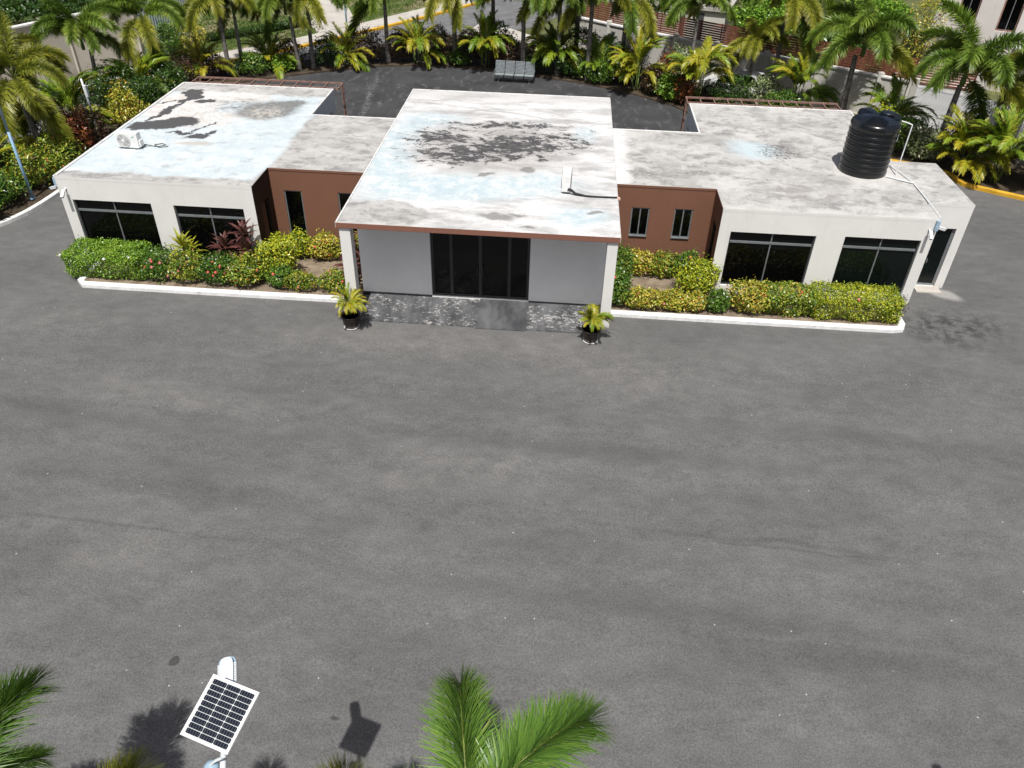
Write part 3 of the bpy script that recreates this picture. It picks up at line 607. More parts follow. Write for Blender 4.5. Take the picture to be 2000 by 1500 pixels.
# porch apron, kerbs and front planters
b = MB()
def slope_slab(bm, x0, x1, y0, y1, za, zb):
    bm.face([(x0,y0,za),(x1,y0,za),(x1,y1,zb),(x0,y1,zb)]); bm.face([(x0,y0,-.03),(x1,y0,-.03),(x1,y0,za),(x0,y0,za)])
    bm.face([(x0,y1,-.03),(x0,y0,-.03),(x0,y0,za),(x0,y1,zb)]); bm.face([(x1,y0,-.03),(x1,y1,-.03),(x1,y1,zb),(x1,y0,za)])
slope_slab(b, .46, 4.36, -.05, CYF-.002, .045, .06); struct(b.build('porch_apron', M['apron']))
b = MB(); slope_slab(b, 6.06, 8.48, -.05, CYF-.002, .045, .06); struct(b.build('porch_apron', M['apron']))
b = MB(); slope_slab(b, 4.362, 6.058, -.12, CYF-.002, .03, .098); struct(b.build('entrance_ramp', M['ramp']))
kerb_run([(-9.95, LY0-.3), (-9.95, 1.32), (-9.75, 1.12), (-5, 1.10), (.04, 1.12)], .24, .15, M['kerb'], 'planter_kerb')
kerb_run([(8.87, 1.26), (13.5, 1.25), (18.45, 1.25), (18.75, 1.32), (18.87, 1.6), (18.87, RY0-.05)], .24, .15, M['kerb'], 'planter_kerb')
struct(MB().prism([(-9.85,1.2),(.19,1.2),(.19,BL-.002),(LX1+.002,BL-.002),(LX1+.002,LY0-.002),(-9.85,LY0-.002)], -.02, .085).build('planter_soil', M['soil']))
struct(MB().prism([(8.67,1.34),(18.78,1.34),(18.78,RY0-.002),(RX0-.002,RY0-.002),(RX0-.002,BR-.002),(8.67,BR-.002)], -.02, .085).build('planter_soil', M['soil']))

# ------------------------------------------------------------------ things on the roof
tk = thing('water_tank', 'black ribbed cylindrical water tank standing on the right roof', 'water tank', (18.15, 7.2, HW))
prof = [(.0, .0), (.84, .0), (.86, .03)]
z = .10
for i in range(8):
    prof += [(.86, z), (.865, z+.02), (.835, z+.10), (.835, z+.14), (.86, z+.20)]; z += .20
prof += [(.865, 1.74), (.855, 1.80), (.83, 1.86), (.78, 1.90), (.60, 1.98), (.42, 2.05), (.25, 2.07), (.0, 2.075)]
MB().lathe(prof[1:-1], 40).build('tank_body', M['tank'], tk, smooth=True)
for i in range(4):                                     # raised shoulders that form the cross on the tank top
    a = math.pi*i/2 + .35; d = Vector((math.cos(a), math.sin(a), 0)); s_ = Vector((-d.y, d.x, 0)); b = MB()
    pr = [(.10, 2.075, .10), (.34, 2.12, .12), (.62, 2.12, .15), (.80, 2.08, .17), (.868, 1.98, .18), (.872, 1.74, .15)]
    i0 = 0
    for k in range(len(pr)-1):
        r0, z0, w0 = pr[k]; r1, z1, w1 = pr[k+1]
        q = lambda r, z, w, sg: tuple(d*r + s_*w*sg + Vector((0, 0, z)))
        b.face([q(r0,z0,w0,-1), q(r1,z1,w1,-1), q(r1,z1,w1,1), q(r0,z0,w0,1)])
        for sg in (-1, 1):
            lo = lambda r, z, w: tuple(d*(r-.05) + s_*(w+.05)*sg + Vector((0, 0, z-.16)))
            f = [q(r0,z0,w0,sg), q(r1,z1,w1,sg), lo(r1,z1,w1), lo(r0,z0,w0)]; b.face(f if sg < 0 else f[::-1])
    b.build('shoulder', M['tanklid'], tk)
ld = MB(); ld.lathe([(.25, 2.05), (.25, 2.14), (.23, 2.16), (.0, 2.17)][:-1] + [(.02, 2.175)], 24, (.36, .12, 0)); ld.build('lid', M['tanklid'], tk, smooth=True)
b = MB()
for k in range(6):
    a0, a1 = -.62 + k*.06, -.62 + (k+1)*.06
    b.face([(.872*math.cos(a0), .872*math.sin(a0), 1.30), (.872*math.cos(a1), .872*math.sin(a1), 1.30), (.872*math.cos(a1), .872*math.sin(a1), 1.56), (.872*math.cos(a0), .872*math.sin(a0), 1.56)])
st = b.build('sticker', M['paleblue'], tk)
b = MB()
for k in range(4):
    a0, a1 = -.58 + k*.07, -.545 + k*.07
    b.face([(.875*math.cos(a0), .875*math.sin(a0), 1.42), (.875*math.cos(a1), .875*math.sin(a1), 1.42), (.875*math.cos(a1), .875*math.sin(a1), 1.51), (.875*math.cos(a0), .875*math.sin(a0), 1.51)])
    b.build('sticker_mark', M['teal'], st) if k == 3 else None
pp = thing('overflow_pipe', 'thin white pipe rising from the roof to the top of the black tank', 'pipe', (19.3, 6.9, HW))
MB().tube([(0,0,.04),(.02,.02,1.0),(.03,.03,1.86)], .022, 8).build('riser', M['pvc'], pp)
MB().tube([(.03,.03,1.86),(-.15,.06,1.92),(-.36,.1,1.96)], .020, 8).build('branch', M['pvc'], pp)
tag(MB().tube([(18.85,6.62,HW+.05),(19.1,6.45,HW+.05),(19.4,6.25,HW+.05),(19.69,6.09,HW+.05)], .026, 8).build('outlet_pipe', M['pvc']), 'white outlet pipe lying on the roof from the foot of the black tank', 'pipe')
tag(MB().tube([(19.35,7.75,HW+.04),(19.5,7.1,HW+.04),(19.69,6.15,HW+.04)], .018, 8).build('supply_pipe', M['pvc']), 'white pipe crossing the annex roof behind the tank outlet', 'pipe')
tag(MB().tube([(19.69,6.05,HW+.04),(19.68,5.0,HW+.04),(19.63,3.35,HW+.04),(19.62,3.16,HW+.02)], .024, 8).build('long_pipe', M['pvc']), 'long white conduit running along the right roof to the front corner', 'pipe')

def ac_unit(name, label, loc, rz, logo):
    a = thing(name, label, 'air conditioner', loc, rz, 'roof air conditioners')
    MB().box(-.43, -.15, .05, .43, .15, .62).build('casing', M['acw'], a, bevel=.02)
    for x in (-.3, .3): MB().box(x-.03, -.16, 0, x+.03, .16, .05).build('foot', M['acg'], a)
    o = MB().lathe([(.235, 0), (.235, .012), (.228, .014)], 28).build('fan_disc', M['acg'], a, (-.12, -.152, .335)); o.rotation_euler = (math.pi/2, 0, 0)
    gr = put('fan_grille', None, a)
    me = None
    for k, r in enumerate((.06, .10, .14, .18, .22, .245)):
        bb = MB(); bb.tube([(-.12+r*math.cos(t_*2*math.pi/24), -.176, .335+r*math.sin(t_*2*math.pi/24)) for t_ in range(25)], .009, 5, cap=False); bb.build('grille_ring', M['acw'], gr)
    for k in range(6):
        an = k*math.pi/3 + .3; bb = MB(); bb.tube([(-.12+.03*math.cos(an), -.18, .335+.03*math.sin(an)), (-.12+.245*math.cos(an), -.18, .335+.245*math.sin(an))], .006, 5); bb.build('grille_spoke', M['acw'], gr)
    o = MB().lathe([(.05, 0), (.05, .012)], 16).build('fan_hub', M['acw'], a, (-.12, -.176, .335)); o.rotation_euler = (math.pi/2, 0, 0)
    MB().box(.432, -.10, .10, .50, .12, .34).build('valve_cover', M['acw'], a, bevel=.012)
    cg_ = put('back_shade_grille', None, a)  # grey bars added so the back face takes the tone of shade
    for k in range(12): MB().box(-.40, .151, .09+k*.042, .40, .162, .112+k*.042).build('back_shade_bar', M['acg'], cg_)
    if logo: MB().obox((.27, -.152, .47), (.045, 0, .03), (0, .002, 0), (-.008, 0, .012)).build('emblem', M['green'], a)
    return a
ac_unit('air_conditioner', 'white outdoor unit with round fan grille on the pale blue left roof', (-9.38, 5.85, HW), R(-3), True)
ac_unit('air_conditioner', 'white outdoor unit seen end-on on the centre roof trailing a black hose', (7.12, 3.5, HC), R(-92), False)
tag(MB().tube([(-8.86,5.92,HW+.12),(-8.7,6.1,HW+.02),(-8.45,6.05,HW+.015),(-8.2,6.25,HW+.015),(-8.4,6.4,HW+.015),(-8.62,6.2,HW+.02),(-8.35,5.98,HW+.015),(-8.05,6.12,HW+.015)], .014, 6).build('loose_cable', M['cable']), 'loose dark cable curled beside the left roof outdoor unit', 'cable')
hs = thing('refrigerant_hose', 'black insulated hose running over the centre roof edge from the outdoor unit', 'hose', (7.2, 3.0, HC))
MB().tube([(-.03,.0,.20),(.08,.03,.16),(.25,-.02,.06),(.6,-.1,.035),(1.0,-.12,.035),(1.5,-.1,.035),(1.66,-.08,.03)], [.05,.05,.045,.035,.032,.032,.032], 8).build('insulation', M['cable'], hs, smooth=True)
MB().tube([(1.64,-.08,.03),(1.71,-.08,.0),(1.72,-.08,-.10)], .05, 8).build('foam_end', M['foam'], hs, smooth=True)

def sec_cam(label, loc, yaw, pitch):
    c_ = thing('security_camera', label, 'camera', loc, yaw, 'security cameras on the front corners')
    d = Vector((0, -math.cos(pitch), -math.sin(pitch))); 
    MB().tube([(0,.16,0),(0,.10,0),(0,.02,-.02)], [.045,.022,.022], 8).build('bracket', M['pvc'], c_, smooth=True)
    b0 = Vector((0, .02, -.04)); MB().tube([b0, b0+d*.24], .05, 12).build('housing', M['pvc'], c_)
    MB().obox(b0+d*.13+Vector((0,0,.055)), (.055,0,0), d*.15, Vector((0,-d.z,d.y))*.006).build('sun_shield', M['lampw'], c_)
    MB().tube([b0+d*.235, b0+d*.247], .038, 12).build('lens', M['glass'], c_)
sec_cam('white security camera on the front of the left wing corner', (LX0+.28, LY0-.165, 2.86), 0, R(38))
sec_cam('white security camera on the outer side of the left wing corner', (LX0-.165, LY0+.15, 2.86), R(-95), R(15))
sec_cam('white security camera on the front of the right wing corner', (RX1-.22, RY0-.165, 2.92), 0, R(38))
sec_cam('white security camera above the side door of the right annex', (RX1+.165, RY0+.2, 2.95), R(90), R(15))
bx = MB().box(RX1-.10, RY0-.10, 2.92, RX1+.02, RY0-.006, 3.28).build('junction_box', M['lampb'], None, bevel=.012); tag(bx, 'grey-blue junction box at the top of the right wing corner', 'box')
bx = MB().box(LX0-.11, LY0+.02, 2.95, LX0-.006, LY0+.14, 3.23).build('junction_box', M['lampb'], None, bevel=.012); tag(bx, 'grey-blue junction box at the top of the left wing corner', 'box')
cb = thing('utility_cabinet', 'pale blue cabinet against the right side behind the centre roof', 'cabinet', (9.05, 12.6, 0))
MB().box(-.34, -.4, 0, .42, .5, 2.35).build('cabinet_body', M['teal'], cb, (0, 0, 0), bevel=.02); MB().box(-.28, -.44, 2.352, .46, .54, 2.41).build('cabinet_top', M['paleblue'], cb, bevel=.01)
MB().box(.03, -.425, .1, .40, -.402, 2.25).build('cabinet_door', M['paleblue'], cb)

# steel waiting bench behind the building
bn = thing('waiting_bench', 'four-seat silver steel bench at the edge of the rear yard', 'bench', (3.6, 27.9, .006), R(-3))
sw = .62
for i in range(4):
    x = (i-1.5)*sw
    b = MB()
    for k in range(8): y = -.30 + k*.072; b.box(x-.29, y, .42-.004*k, x+.29, y+.052, .44-.004*k)
    b.build('seat', M['steel'], bn)
    b = MB()
    for k in range(9): zz = .46 + k*.075; yy = .30 + k*.028; b.obox((x, yy, zz), (.29, 0, 0), (0, .008, 0), (0, .010, .028))
    b.build('backrest', M['steel'], bn)
    MB().box(x-.28, -.315, .28, x+.28, -.30, .425).build('seat_front', M['acd'], bn)
for x in [(-2+i)*sw for i in range(5)]: MB().tube([(x, -.28, .46), (x, .02, .60), (x, .28, .60), (x, .34, .62)], .018, 6).build('armrest', M['steel'], bn)
MB().box(-1.26, -.03, .33, 1.26, .04, .40).build('beam', M['steel'], bn)
for x in (-.95, .95):
    MB().box(x-.03, -.30, 0, x+.03, .34, .04).box(x-.03, -.02, .04, x+.03, .03, .33).build('leg', M['steel'], bn)

# ------------------------------------------------------------------ boundary walls, fence, gate, house (right and left background)
def seg_wall(root, pts, h, t, mat, cap=None, part='wall_panel'):
    for (a, b_) in zip(pts[:-1], pts[1:]):
        A, B = Vector((*a, 0)), Vector((*b_, 0)); d = (B-A).normalized(); n = Vector((-d.y, d.x, 0)); L = (B-A).length; C = (A+B)/2
        MB().obox(C+Vector((0,0,h/2-.03)), d*L/2, n*t/2, Vector((0,0,h/2+.03))).build(part, mat, root)
        if cap: MB().obox(C+Vector((0,0,h+.05)), d*(L/2), n*(t/2+.07), Vector((0,0,.05))).build('coping', cap, root, bevel=.01)
RW = [(7.4,36.0),(9.45,34.4),(11.3,33.04),(13.6,31.5),(15.95,29.92),(18.7,28.2),(21.4,26.55),(24.3,24.63),(25.7,23.7)]
rw = thing('boundary_wall', 'off-white boundary wall with coping and pillars behind the right-hand palms', 'wall')
seg_wall(rw, RW, 2.1, .18, M['pwall'], M['wtrim'])
for x, y in RW: MB().box(x-.17, y-.17, -.02, x+.17, y+.17, 2.34).build('pillar', M['pwall'], rw, bevel=.015)
fn = thing('slatted_fence', 'red-brown horizontal slatted fence standing above the right boundary wall', 'fence')
slat_cache = {}
for (a, b_) in zip(RW[:-1], RW[1:]):
    A, B = Vector((*a, 0)), Vector((*b_, 0)); d = (B-A).normalized(); L = (B-A).length; n = Vector((-d.y, d.x, 0)); an = math.atan2(d.y, d.x)
    key = round(L, 2)
    if key not in slat_cache: slat_cache[key] = MB().box(-L/2+.02, -.012, -.05, L/2-.02, .012, .05).mesh('slat', M['fence'])
    for k in range(9): o = put('slat', slat_cache[key], fn, tuple((A+B)/2 + n*.35 + Vector((0, 0, 2.16+.135*k))), (0, 0, an))
    for s_ in (0, .5): q = A.lerp(B, s_) + n*.39; MB().box(q.x-.03, q.y-.03, 0, q.x+.03, q.y+.03, 3.32).build('fence_post', M['fence'], fn)
gt = thing('white_gate', 'white metal gate closing the lane below the pale house', 'gate', (25.9, 23.5, 0), math.atan2(-.72, 1.0))
MB().box(.1, -.03, .05, 5.4, .03, .15).build('rail', M['gatew'], gt); MB().box(.1, -.03, 1.95, 5.4, .03, 2.05).build('rail', M['gatew'], gt)
bm_ = MB().box(-.06, -.02, .15, .06, .02, 1.95).mesh('gate_board', M['gatew'])
for k in range(38): put('gate_board', bm_, gt, (.2+k*.138, 0, 0))
for x in (-.02, 5.5): MB().box(x-.15, -.15, -.02, x+.15, .15, 2.4).build('gate_post', M['pwall'], gt, bevel=.01)
# pale house
hs2 = thing('pale_house', 'pale two-storey house with tall dark windows at the upper right', 'house', (29.4, 32.4, 0), R(-24))
def hwall(p0, p1, ops): 
    wall('house_wall', p0, p1, -.02, 7.2, ops, M['house'], .2, hs2)
    for q in ops: window('window', p0, p1, *q, mull=[(q[0]+q[1])/2], trans=[], depth=.15, fw=.09, fmat='perg', bmat='alu', parent=hs2)
hwall((0,0), (13,0), [(1.2,2.3,3.6,5.5),(3.5,4.6,3.4,5.4),(5.6,6.7,1.5,2.4),(8.2,9.3,3.4,5.4),(1.4,2.4,.9,2.2)]); hwall((0,10), (0,0), [(3,4.2,3.4,5.2)])
wall('house_wall', (13,0), (13,10), -.02, 7.2, [], M['house'], .2, hs2); wall('house_wall', (13,10), (0,10), -.02, 7.2, [], M['house'], .2, hs2)
MB().box(-.4, -.4, 7.2, 13.4, 10.4, 7.4).build('roof', M['concrete'], hs2)
MB().box(4.9, -1.1, 2.72, 9.5, -.01, 2.86).build('window_canopy', M['gatew'], hs2, bevel=.02)
tr = thing('timber_terrace', 'red-brown timber terrace railing in front of the pale house', 'railing', (25.6, 26.2, 0), R(-22))
MB().box(0, 0, 0, 4.2, 2.4, 1.5).build('terrace_base', M['pwall'], tr)
for k in range(8): MB().box(-.02, -.04+.0*k, 1.56+.14*k, 4.22, -.015, 1.66+.14*k).build('board', M['fence'], tr)
for x in (0, 2.1, 4.15): MB().box(x-.04, -.012, 1.5, x+.04, .05, 2.72).build('post', M['fence'], tr)
gw = thing('grey_outbuilding', 'grey concrete outbuilding wall beyond the brown fence at the top', 'building', (9.6, 39.4, 0), R(-16))
MB().box(0, 0, -.02, 8.2, 6, 2.6).build('wall_block', M['pwall'], gw); MB().box(-.2, -.2, 2.6, 8.4, 6.2, 2.78).build('roof_slab', M['concrete'], gw)
for x in (1.2, 3.2, 5.1, 6.4): MB().box(x, -.03, .0, x+.35, -.004, 2.4).build('door', M['acd'], gw)
# left boundary wall
LW = [(-28.4,9),(-26.4,16.6),(-24.6,20.6),(-22.6,25.0),(-20.2,28.4)]
lw = thing('boundary_wall', 'tall beige boundary wall beside the yellow-kerbed road on the left', 'wall')
seg_wall(lw, LW, 3.3, .2, M['bwall'], M['wtrim'])
for x, y in LW: MB().box(x-.16, y-.16, -.02, x+.16, y+.16, 3.42).build('pillar', M['bwall'], lw)
cg = thing('corrugated_gate', 'blue-grey ribbed sheet gate at the end of the beige wall', 'gate', (-20.05, 28.6, 0), R(70))
mp = MB()
for k in range(22):
    x0 = .02+k*.2; mp.face([(x0,0,.1),(x0+.1,0,.1),(x0+.1,0,3.3),(x0,0,3.3)]); mp.face([(x0+.1,0,.1),(x0+.14,-.05,.1),(x0+.14,-.05,3.3),(x0+.1,0,3.3)]); mp.face([(x0+.14,-.05,.1),(x0+.2,-.05,.1),(x0+.2,-.05,3.3),(x0+.14,-.05,3.3)]); mp.face([(x0+.2,-.05,.1),(x0+.2,0,.1),(x0+.2,0,3.3),(x0+.2,-.05,3.3)])
mp.build('ribbed_sheet', M['bluegrey'], cg); MB().box(0, .01, .05, 4.5, .06, .13).build('rail', M['bluegrey'], cg); MB().box(0, .01, 3.2, 4.5, .06, 3.36).build('rail', M['wtrim'], cg)

# ------------------------------------------------------------------ cars in the lane
def make_car(label, loc, rz):
    c_ = thing('parked_car', label, 'car', loc, rz, 'cars in the paved lane')
    secs = [(-2.05,.50,.62,.70),(-1.95,.42,.80,.80),(-1.2,.38,.92,.86),(-.5,.36,.95,.87),(.6,.36,.97,.87),(1.5,.38,.98,.85),(2.0,.44,.86,.80),(2.08,.52,.70,.72)]
    b = MB(); 
    for k, (x, zb, zt, w) in enumerate(secs):
        for (y, z) in ((-w*.9,zb-.12),(-w,zb+.05),(-w,zt-.16),(-w*.88,zt),(w*.88,zt),(w,zt-.16),(w,zb+.05),(w*.9,zb-.12)): b.v.append((x, y, z))
    n_ = 8
    for k in range(len(secs)-1):
        for j in range(n_): b.f.append((k*n_+j, k*n_+(j+1)%n_, (k+1)*n_+(j+1)%n_, (k+1)*n_+j)); b.m.append(0)
    b.f.append(tuple(range(n_))); b.m.append(0); b.f.append(tuple(reversed(range((len(secs)-1)*n_, len(secs)*n_)))); b.m.append(0)
    b.build('body', M['carw'], c_, smooth=False, bevel=.03)
    # cabin: glass house with a painted roof
    lo = [(-.95,.93,.80),(1.75,.97,.78)]; hi = [(-.15,1.44,.60),(1.25,1.46,.60)]
    def P(q, s): return (q[0], q[2]*s, q[1])
    MB().face([P(lo[0],-1),P(lo[0],1),P(hi[0],1),P(hi[0],-1)][::-1]).build('windscreen', M['glass'], c_)
    MB().face([P(lo[1],-1),P(lo[1],1),P(hi[1],1),P(hi[1],-1)]).build('rear_window', M['glass'], c_)
    for s in (-1, 1):
        f = [P(lo[0],s),P(lo[1],s),P(hi[1],s),P(hi[0],s)]; MB().face(f if s < 0 else f[::-1]).build('side_window', M['glass'], c_)
    MB().box(-.22,-.61,1.44,1.32,.61,1.49).build('roof', M['carw'], c_, bevel=.02)
    for s in (-1, 1):
        for a_, h_ in ((lo[0], hi[0]), (lo[1], hi[1])): MB().tube([P(a_, s*1.0), P(h_, s*1.0)], .035, 6).build('pillar', M['carw'], c_)
        MB().tube([(.55, s*.79, .95), (.55, s*.605, 1.45)], .03, 6).build('pillar', M['carw'], c_)
        for x in (-1.3, 1.3):
            w_ = MB(); w_.lathe([(.20,-.09),(.31,-.09),(.32,0),(.31,.09),(.20,.09)], 20); o = w_.build('wheel', M['tyre'], c_, (x, s*.78, .32)); o.rotation_euler = (math.pi/2, 0, 0)
            MB().lathe([(.02,-.095),(.2,-.095),(.2,.095),(.02,.095)], 16).build('rim', M['rim'], o)
        MB().box(-2.02, s*.62-.12, .60, -1.97, s*.62+.12, .72).build('headlight', M['lampw'], c_); MB().box(2.02, s*.62-.1, .66, 2.075, s*.62+.1, .78).build('tail_light', M['red'], c_)
make_car('white car parked in the lane behind the right wing pergola', (17.0, 26.9, .006), R(-33))
make_car('white car half hidden behind palms at the far right', (29.6, 22.3, .006), R(-35))

# ------------------------------------------------------------------ lamp posts
def solar_lamp(label, dx, dy):
    px_, py_ = 4.06+dx, -18.80+dy; g = gz(py_)
    s = thing('solar_street_lamp', label, 'street lamp', (px_, py_, g), 0, 'solar street lamps')
    H = 6.12-g
    MB().lathe([(.16,0),(.16,.02),(.15,.03)], 16).build('base_plate', M['bluepole'], s)
    MB().tube([(0,0,.02),(0,0,H*.6),(0,0,H)], [.07,.06,.045], 12).build('pole', M['bluepole'], s, smooth=True)
    MB().tube([(0,0,H-.04),(-.12,.35,H+.03),(-.23,.70,H+.06),(-.34,1.05,H+.09)], .034, 10).build('arm', M['lampw'], s, smooth=True)
    # luminaire
    L = put('luminaire', None, s, (-.49, 1.55, H+.13), (R(4), 0, R(20)))
    out = [(-.075,-.42),(.075,-.42),(.10,-.10),(.10,.30),(.092,.36),(.07,.395),(.03,.41),(-.03,.41),(-.07,.395),(-.092,.36),(-.10,.30),(-.10,-.10)]
    MB().prism([(x*.72, y*.93) for x, y in out], -.02, .03).build('housing', M['lampw'], L, bevel=.006)
    MB().prism(out, -.045, -.021).build('rim', M['lampb'], L)
    fb = MB().box(-.017, -.006, 0, .017, .006, .022).mesh('cooling_fin', M['lampw'])
    for k in range(16):
        for sx in (-1, 1): put('cooling_fin', fb, L, (sx*.086, -.02+k*.0215, -.02))
    # panel
    Pn = put('solar_panel', None, s, (3.712+dx-px_, -17.681+dy-py_, 6.5-g), (R(18.8), 0, R(-16.7)))
    w, l = .594, .649
    b = MB(); fw = .028
    b.box(-w/2,-l/2,-.015,w/2,-l/2+fw,.015); b.box(-w/2,l/2-fw,-.015,w/2,l/2,.015); b.box(-w/2,-l/2+fw,-.015,-w/2+fw,l/2-fw,.015); b.box(w/2-fw,-l/2+fw,-.015,w/2,l/2-fw,.015)
    b.build('panel_frame', M['frame'], Pn); MB().box(-w/2+fw,-l/2+fw,-.012,w/2-fw,l/2-fw,.006).build('backsheet', M['backsheet'], Pn)
    cw, ch = (w-2*fw-.012)/3, (l-2*fw-.012)/10; a = .008; x0, y0 = cw/2-.003, ch/2-.0030
    cmh = MB().prism([(-x0+a,-y0),(x0-a,-y0),(x0,-y0+a),(x0,y0-a),(x0-a,y0),(-x0+a,y0),(-x0,y0-a),(-x0,-y0+a)], 0, .003).mesh('solar_cell', M['cell'])
    for i in range(3):
        for j in range(10): put('solar_cell', cmh, Pn, (-w/2+fw+.006+cw*(i+.5), -l/2+fw+.006+ch*(j+.5), .007))
    MB().tube([(0,0,-.016),(.05,-.08,-.12)], .03, 8).build('panel_bracket', M['lampb'], Pn)
    return s
solar_lamp('white street lamp with tilted solar panel in the front of the lot', 0, 0)
solar_lamp('solar street lamp beyond the right edge whose shadow falls on the lot', 11.33, -.28)
dc = thing('dome_camera', 'small shiny dome camera hanging beside the solar lamp arm', 'camera', (3.70, -18.09, 6.16))
MB().lathe([(.02,-.09),(.055,-.075),(.075,-.04),(.08,0),(.075,.03),(.05,.055),(.02,.065)], 18).build('dome', M['lampb'], dc, smooth=True); MB().tube([(.0,0,.06),(.08,0,.16),(.15,0,.22)], .015, 6).build('bracket', M['lampw'], dc)
def lamp_post(label, x, y, H, lean, mats, box=False):
    s = thing('lamp_post', label, 'lamp post', (x, y, .08), 0, 'lamp posts around the grounds')
    MB().lathe([(.13,0),(.13,.03),(.12,.04)], 14).build('base_plate', M[mats[0]], s)
    MB().tube([(0,0,.03),(0,0,H*.45)], [.065,.058], 10).build('lower_pole', M[mats[0]], s, smooth=True); MB().tube([(0,0,H*.45),(lean,0,H)], [.055,.045], 10).build('upper_pole', M[mats[1]], s, smooth=True)
    if H > 4:
        MB().tube([(lean,0,H-.05),(lean,.4,H+.08),(lean,.8,H+.14)], .03, 8).build('arm', M['lampw'], s); MB().box(lean-.1,.75,H+.12,lean+.1,1.3,H+.18).build('luminaire', M['lampw'], s, bevel=.02)
        MB().obox((lean,.1,H+.32),(.28,0,0),(0,.3,.1),(0,-.005,.015)).build('solar_panel', M['cell'], s)
    if box: MB().box(lean*.8+.03,-.08,H*.72,lean*.8+.13,.08,H*.90).build('control_box', M['lampw'], s, bevel=.01)
lamp_post('blue lamp post at the white kerb left of the building', -15.48, 7.75, 6.4, .0, ('bluepole', 'lampb'))
lamp_post('short white post with a small box behind the left roof', -16.0, 14.6, 3.0, -.05, ('lampw', 'lampw'), True)
lamp_post('slim blue lamp post beside the garden path at the top', -9.6, 38.9, 6.0, .0, ('bluepole', 'lampb'))

# ------------------------------------------------------------------ plants
def frond_mesh(name, L, e0, bend, ns, rows, ll, lw, mat, seed, fwd=45, droop=.35, base=.12, curl=0.0, rr=.018, tip=.45, up=False):
    rg = np.random.default_rng(seed); n = 14
    s = np.linspace(0, 1, n); ang = np.radians(e0 - bend*s**1.25); ds = L/(n-1)
    X = np.concatenate([[0], np.cumsum(np.cos(ang[:-1])*ds)]); Z = np.concatenate([[0], np.cumsum(np.sin(ang[:-1])*ds)]); Y = curl*s**2*L
    mb_ = MB(); mb_.tube([(X[i], Y[i], Z[i]) for i in range(n)], [rr*(1-.8*v)+.002 for v in s], 5)
    V = np.array(mb_.v); Fq = np.array([f for f in mb_.f if len(f) == 4]); nv = len(V)
    pos, dirs, nor, ln = [], [], [], []
    for t in np.linspace(base, 1, ns):
        for r in rows:
            tt = min(1, max(base, t + rg.normal(0, .012))); i = tt*(n-1); k = min(n-2, int(i)); f = i-k
            p = np.array([X[k]*(1-f)+X[k+1]*f, Y[k]*(1-f)+Y[k+1]*f, Z[k]*(1-f)+Z[k+1]*f]); a = ang[k]*(1-f)+ang[k+1]*f
            T = np.array([math.cos(a), 0, math.sin(a)]); N = np.array([-math.sin(a), 0, math.cos(a)]); S = np.array([0, 1., 0])
            ra = np.radians(r + rg.normal(0, 9)); side = S*math.cos(ra) + N*math.sin(ra)
            fw_ = np.radians(fwd + 22*tt*tt + rg.normal(0, 7)); d = side*math.cos(fw_) + T*math.sin(fw_)
            nn = np.cross(d, T) if abs(np.dot(d, T)) < .98 else N; nn = nn/np.linalg.norm(nn)
            pos.append(p); dirs.append(d); nor.append(nn); prof_ = min(1, .55+2.2*(tt-base))*(1-(1-tip)*max(0, (tt-.45)/.55)**1.5); ln.append(ll*prof_*rg.uniform(.82, 1.12))
    pos, dirs, nor, ln = map(np.array, (pos, dirs, nor, ln)); m = len(ln)
    wv = np.cross(dirs, nor); wv /= np.linalg.norm(wv, axis=1, keepdims=True)
    g = np.array([0, 0, -1.]); dr = droop*rg.uniform(.6, 1.4, m)[:, None]
    p1 = pos + dirs*ln[:, None]*.5 + g*ln[:, None]*.08*dr; p2 = pos + dirs*ln[:, None] + g*ln[:, None]*.55*dr
    w = lw*rg.uniform(.75, 1.2, m)[:, None]
    LV = np.stack([pos-wv*w*.35, pos+wv*w*.35, p1+wv*w*.5, p1-wv*w*.5, p2+wv*w*.08, p2-wv*w*.08], 1).reshape(-1, 3)
    i0 = nv + np.arange(m)*6; Fl = np.concatenate([np.stack([i0, i0+1, i0+2, i0+3], 1), np.stack([i0+3, i0+2, i0+4, i0+5], 1)])
    base_t = np.clip(rg.normal(.42, .16, m), .02, .85); tt_ = np.stack([base_t-.08, base_t-.08, base_t, base_t, base_t+.16, base_t+.16], 1).reshape(-1)
    return np_mesh(name, np.concatenate([V, LV]), np.concatenate([Fq, Fl]), np.concatenate([np.full(nv, .6), np.clip(tt_, 0, 1)]), [M['rachis'], mat], np.concatenate([np.zeros(len(Fq)), np.ones(len(Fl))]))
PL = [0, 180, 38, 142, 78]                               # plumose rows round the rachis
FOX = {}
for key, mat in (('g', M['fox']), ('o', M['foxd'])):
    FOX[key] = [frond_mesh('foxtail_frond', 2.5, e0, bd, 84, [0, 180, 40, 140, 75, 105, -25, 205], .54, .028, mat, 10+i, 28, .40, .17, cu, .02, .75) for i, (e0, bd, cu) in enumerate([(82,70,.03),(70,105,-.04),(58,118,.05),(40,112,-.05),(12,85,.04),(-30,50,0)])]
trunk_me = MB().tube([(0,0,0),(.01,0,.12),(.015,.005,.5),(0,0,.85),(0,0,1)], [.165,.135,.115,.10,.085], 12).mesh('trunk', M['trunk'], True)
shaft_me = MB().tube([(0,0,0),(0,0,.2),(0,0,.5),(0,0,.75)], [.085,.10,.085,.05], 10).mesh('crownshaft', M['shaft'], True)
rnd = random.Random(5)
